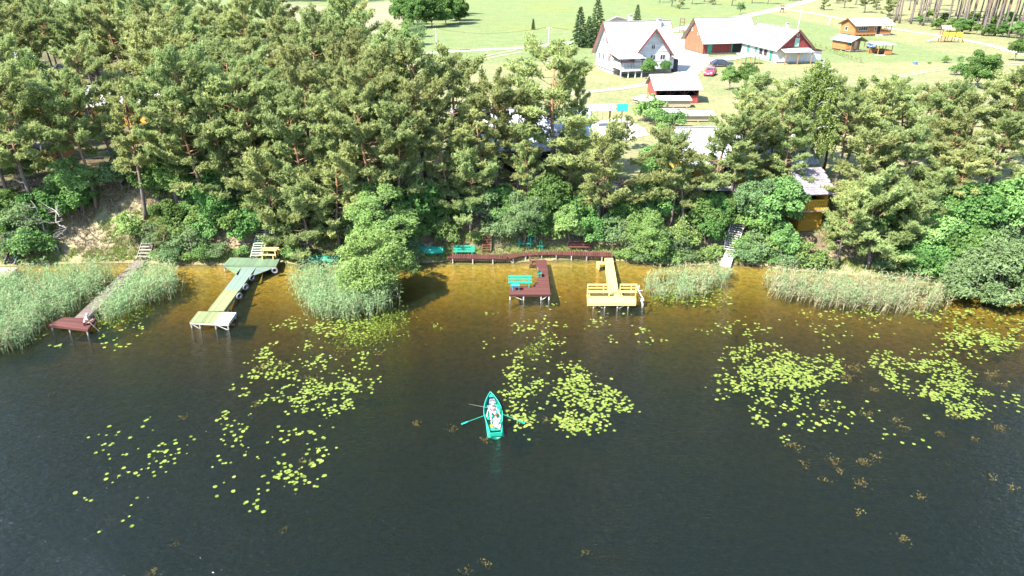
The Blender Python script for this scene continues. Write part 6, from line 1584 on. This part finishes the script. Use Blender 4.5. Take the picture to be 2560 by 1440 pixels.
def pad_label(x, y):
    px = 1280 + FPX * x / (y * _c + CAMH * _s)
    if px < 1000: return ("yellow-green lily pad floating in open water below the green jetty", "lily pads below the green jetty")
    if px < 1700: return ("yellow-green lily pad in the patch right beside the rowing boat", "lily pads beside the rowing boat")
    return ("yellow-green lily pad in the wide patch in front of the straw-coloured reeds", "lily pads before the straw reeds")
for j, i in enumerate(single):
    x, y, r_ = pads[i]; lb, gr = pad_label(x, y)
    tag(obj("lily_pad", pm_[j % 4], None, (x, y, .012 + (j % 7) * .003), RNG.uniform(0, 6.28), (r_, r_, .35)), lb, "lily pad", gr)
parts = []
for j, i in enumerate(rest):
    x, y, r_ = pads[i]; V, F_ = pad_mesh(j % 9); a = RNG.uniform(0, 6.28); V = np.array(V) * [r_, r_, .3 * r_]
    V = np.stack([V[:, 0] * math.cos(a) - V[:, 1] * math.sin(a) + x, V[:, 0] * math.sin(a) + V[:, 1] * math.cos(a) + y, V[:, 2] + .012 + (j % 7) * .003], 1); parts.append((V, np.array(F_), np.full(len(V), RNG.uniform(.1, .9))))
V, F_, T = merge(parts); tag(obj("lily_pads", np_mesh("lily_pads", V, F_, m_lily, T)), "yellow-green lily pads spread over the lake surface", "lily pads", None, "stuff")

m_weed = foliage("waterweed_leaf", (.07, .062, .02), (.165, .14, .05), .2, .1)
m_weedg = foliage("green_waterweed_leaf", (.10, .15, .02), (.27, .33, .05), .25, .1)
def weed(name, spots, m, label, per=50, rr=.35, zr=(-.1, .07)):
    C = []
    for px, py, k in spots:
        c = PZ(px, py, 0); n = int(per * k); C.append(np.stack([c[0] + RNG.normal(0, rr * math.sqrt(k), n), c[1] + RNG.normal(0, rr * math.sqrt(k), n), RNG.uniform(zr[0], zr[1], n)], 1))
    C = np.concatenate(C); V, F_, T = blades(RNG, C, np.tile([0, 0, .4], (len(C), 1)) + RNG.normal(0, .8, (len(C), 3)), .13, .035, 3, .6, RNG.uniform(.1, .9, len(C)), True)
    V[:, 2] = np.minimum(V[:, 2], .12)
    return tag(obj(name, np_mesh(name, V, F_, m, T)), label, "waterweed", None, "stuff")
weed("waterweed", [(925, 825, 9), (960, 815, 5), (885, 845, 4), (980, 790, 3), (1330, 875, 1.2), (1090, 820, .6), (1360, 855, .8), (315, 780, 4), (290, 800, 4), (340, 770, 4), (1700, 735, 5), (1760, 725, 4), (1650, 745, 4)], m_weedg, "bright green waterweed mats at the surface near the reeds", 60, .42, (-.02, .1))
ws = [(650, 920, 1.5), (705, 915, 1), (860, 875, 1.5), (770, 945, 1), (950, 885, .8), (1040, 1060, .4), (460, 1045, .4), (640, 1010, .6), (760, 1155, .4), (1130, 1075, .6), (1365, 1050, .5), (1210, 1100, .6), (130, 985, .3)]
ws += [(2135, 920, 1.6), (2120, 945, 1.2), (2185, 975, .6), (2060, 1015, .6), (1935, 1015, .4), (1985, 1118, .9), (2165, 1035, .6), (2240, 1050, .5), (2260, 1068, .6), (2015, 1160, .5), (2085, 1150, .8), (2160, 1155, .7), (2190, 1145, .5), (2100, 1180, .4), (2065, 1200, .4), (2155, 1210, .7), (2385, 1040, .9), (2500, 1070, .8), (2440, 1100, .3), (2350, 1085, .4), (2300, 1240, .5), (2480, 1190, .5), (2260, 1350, .6), (2150, 1280, .4), (1215, 1410, .4), (1170, 1425, .4), (380, 1432, .4), (2530, 1220, .4), (2480, 935, 1), (2500, 960, .7), (1460, 1385, .2), (710, 1330, .2), (440, 1360, .2)]
weed("waterweed", ws, m_weed, "brown sprigs of submerged waterweed dotted over the open lake", 55, .24, (-.06, .05))

# grass and straw tufts on the bank, and meadow tussocks by the road
def tufts(name, m, label, n, xr, dr, ln, w, mask=None, tint=(.1, .9), per=5):
    x = RNG.uniform(*xr, n); d = RNG.uniform(*dr, n); y = shoreY(x) + d
    if mask is not None: k = mask(x, y); x, y = x[k], y[k]
    C = np.stack([x, y, hgt(x, y) - .02], 1); V, F_, T = blades(RNG, C, np.tile([0, 0, 1.0], (len(C), 1)), ln, w, per, .55, RNG.uniform(*tint, len(C)))
    return tag(obj(name, np_mesh(name, V, F_, m, T)), label, "grass", None, "stuff")
m_straw = foliage("dry_straw", (.18, .14, .085), (.36, .30, .19), .2, .05); m_grass = foliage("bank_grass", (.09, .15, .03), (.27, .34, .09), .3, .05)
tufts("dry_grass", m_straw, "dry straw-coloured grass covering the bare parts of the bank", 26000, (-52, 52), (.6, 9), .34, .05, lambda x, y: fnoise(x, y, .8, 5) > -.25)
tufts("bank_grass", m_grass, "green grass growing along the foot of the bank", 34000, (-52, 52), (.1, 7), .36, .06, lambda x, y: fnoise(x, y, .9, 9) + .5 * (y - shoreY(x) < 1.6) > .18)
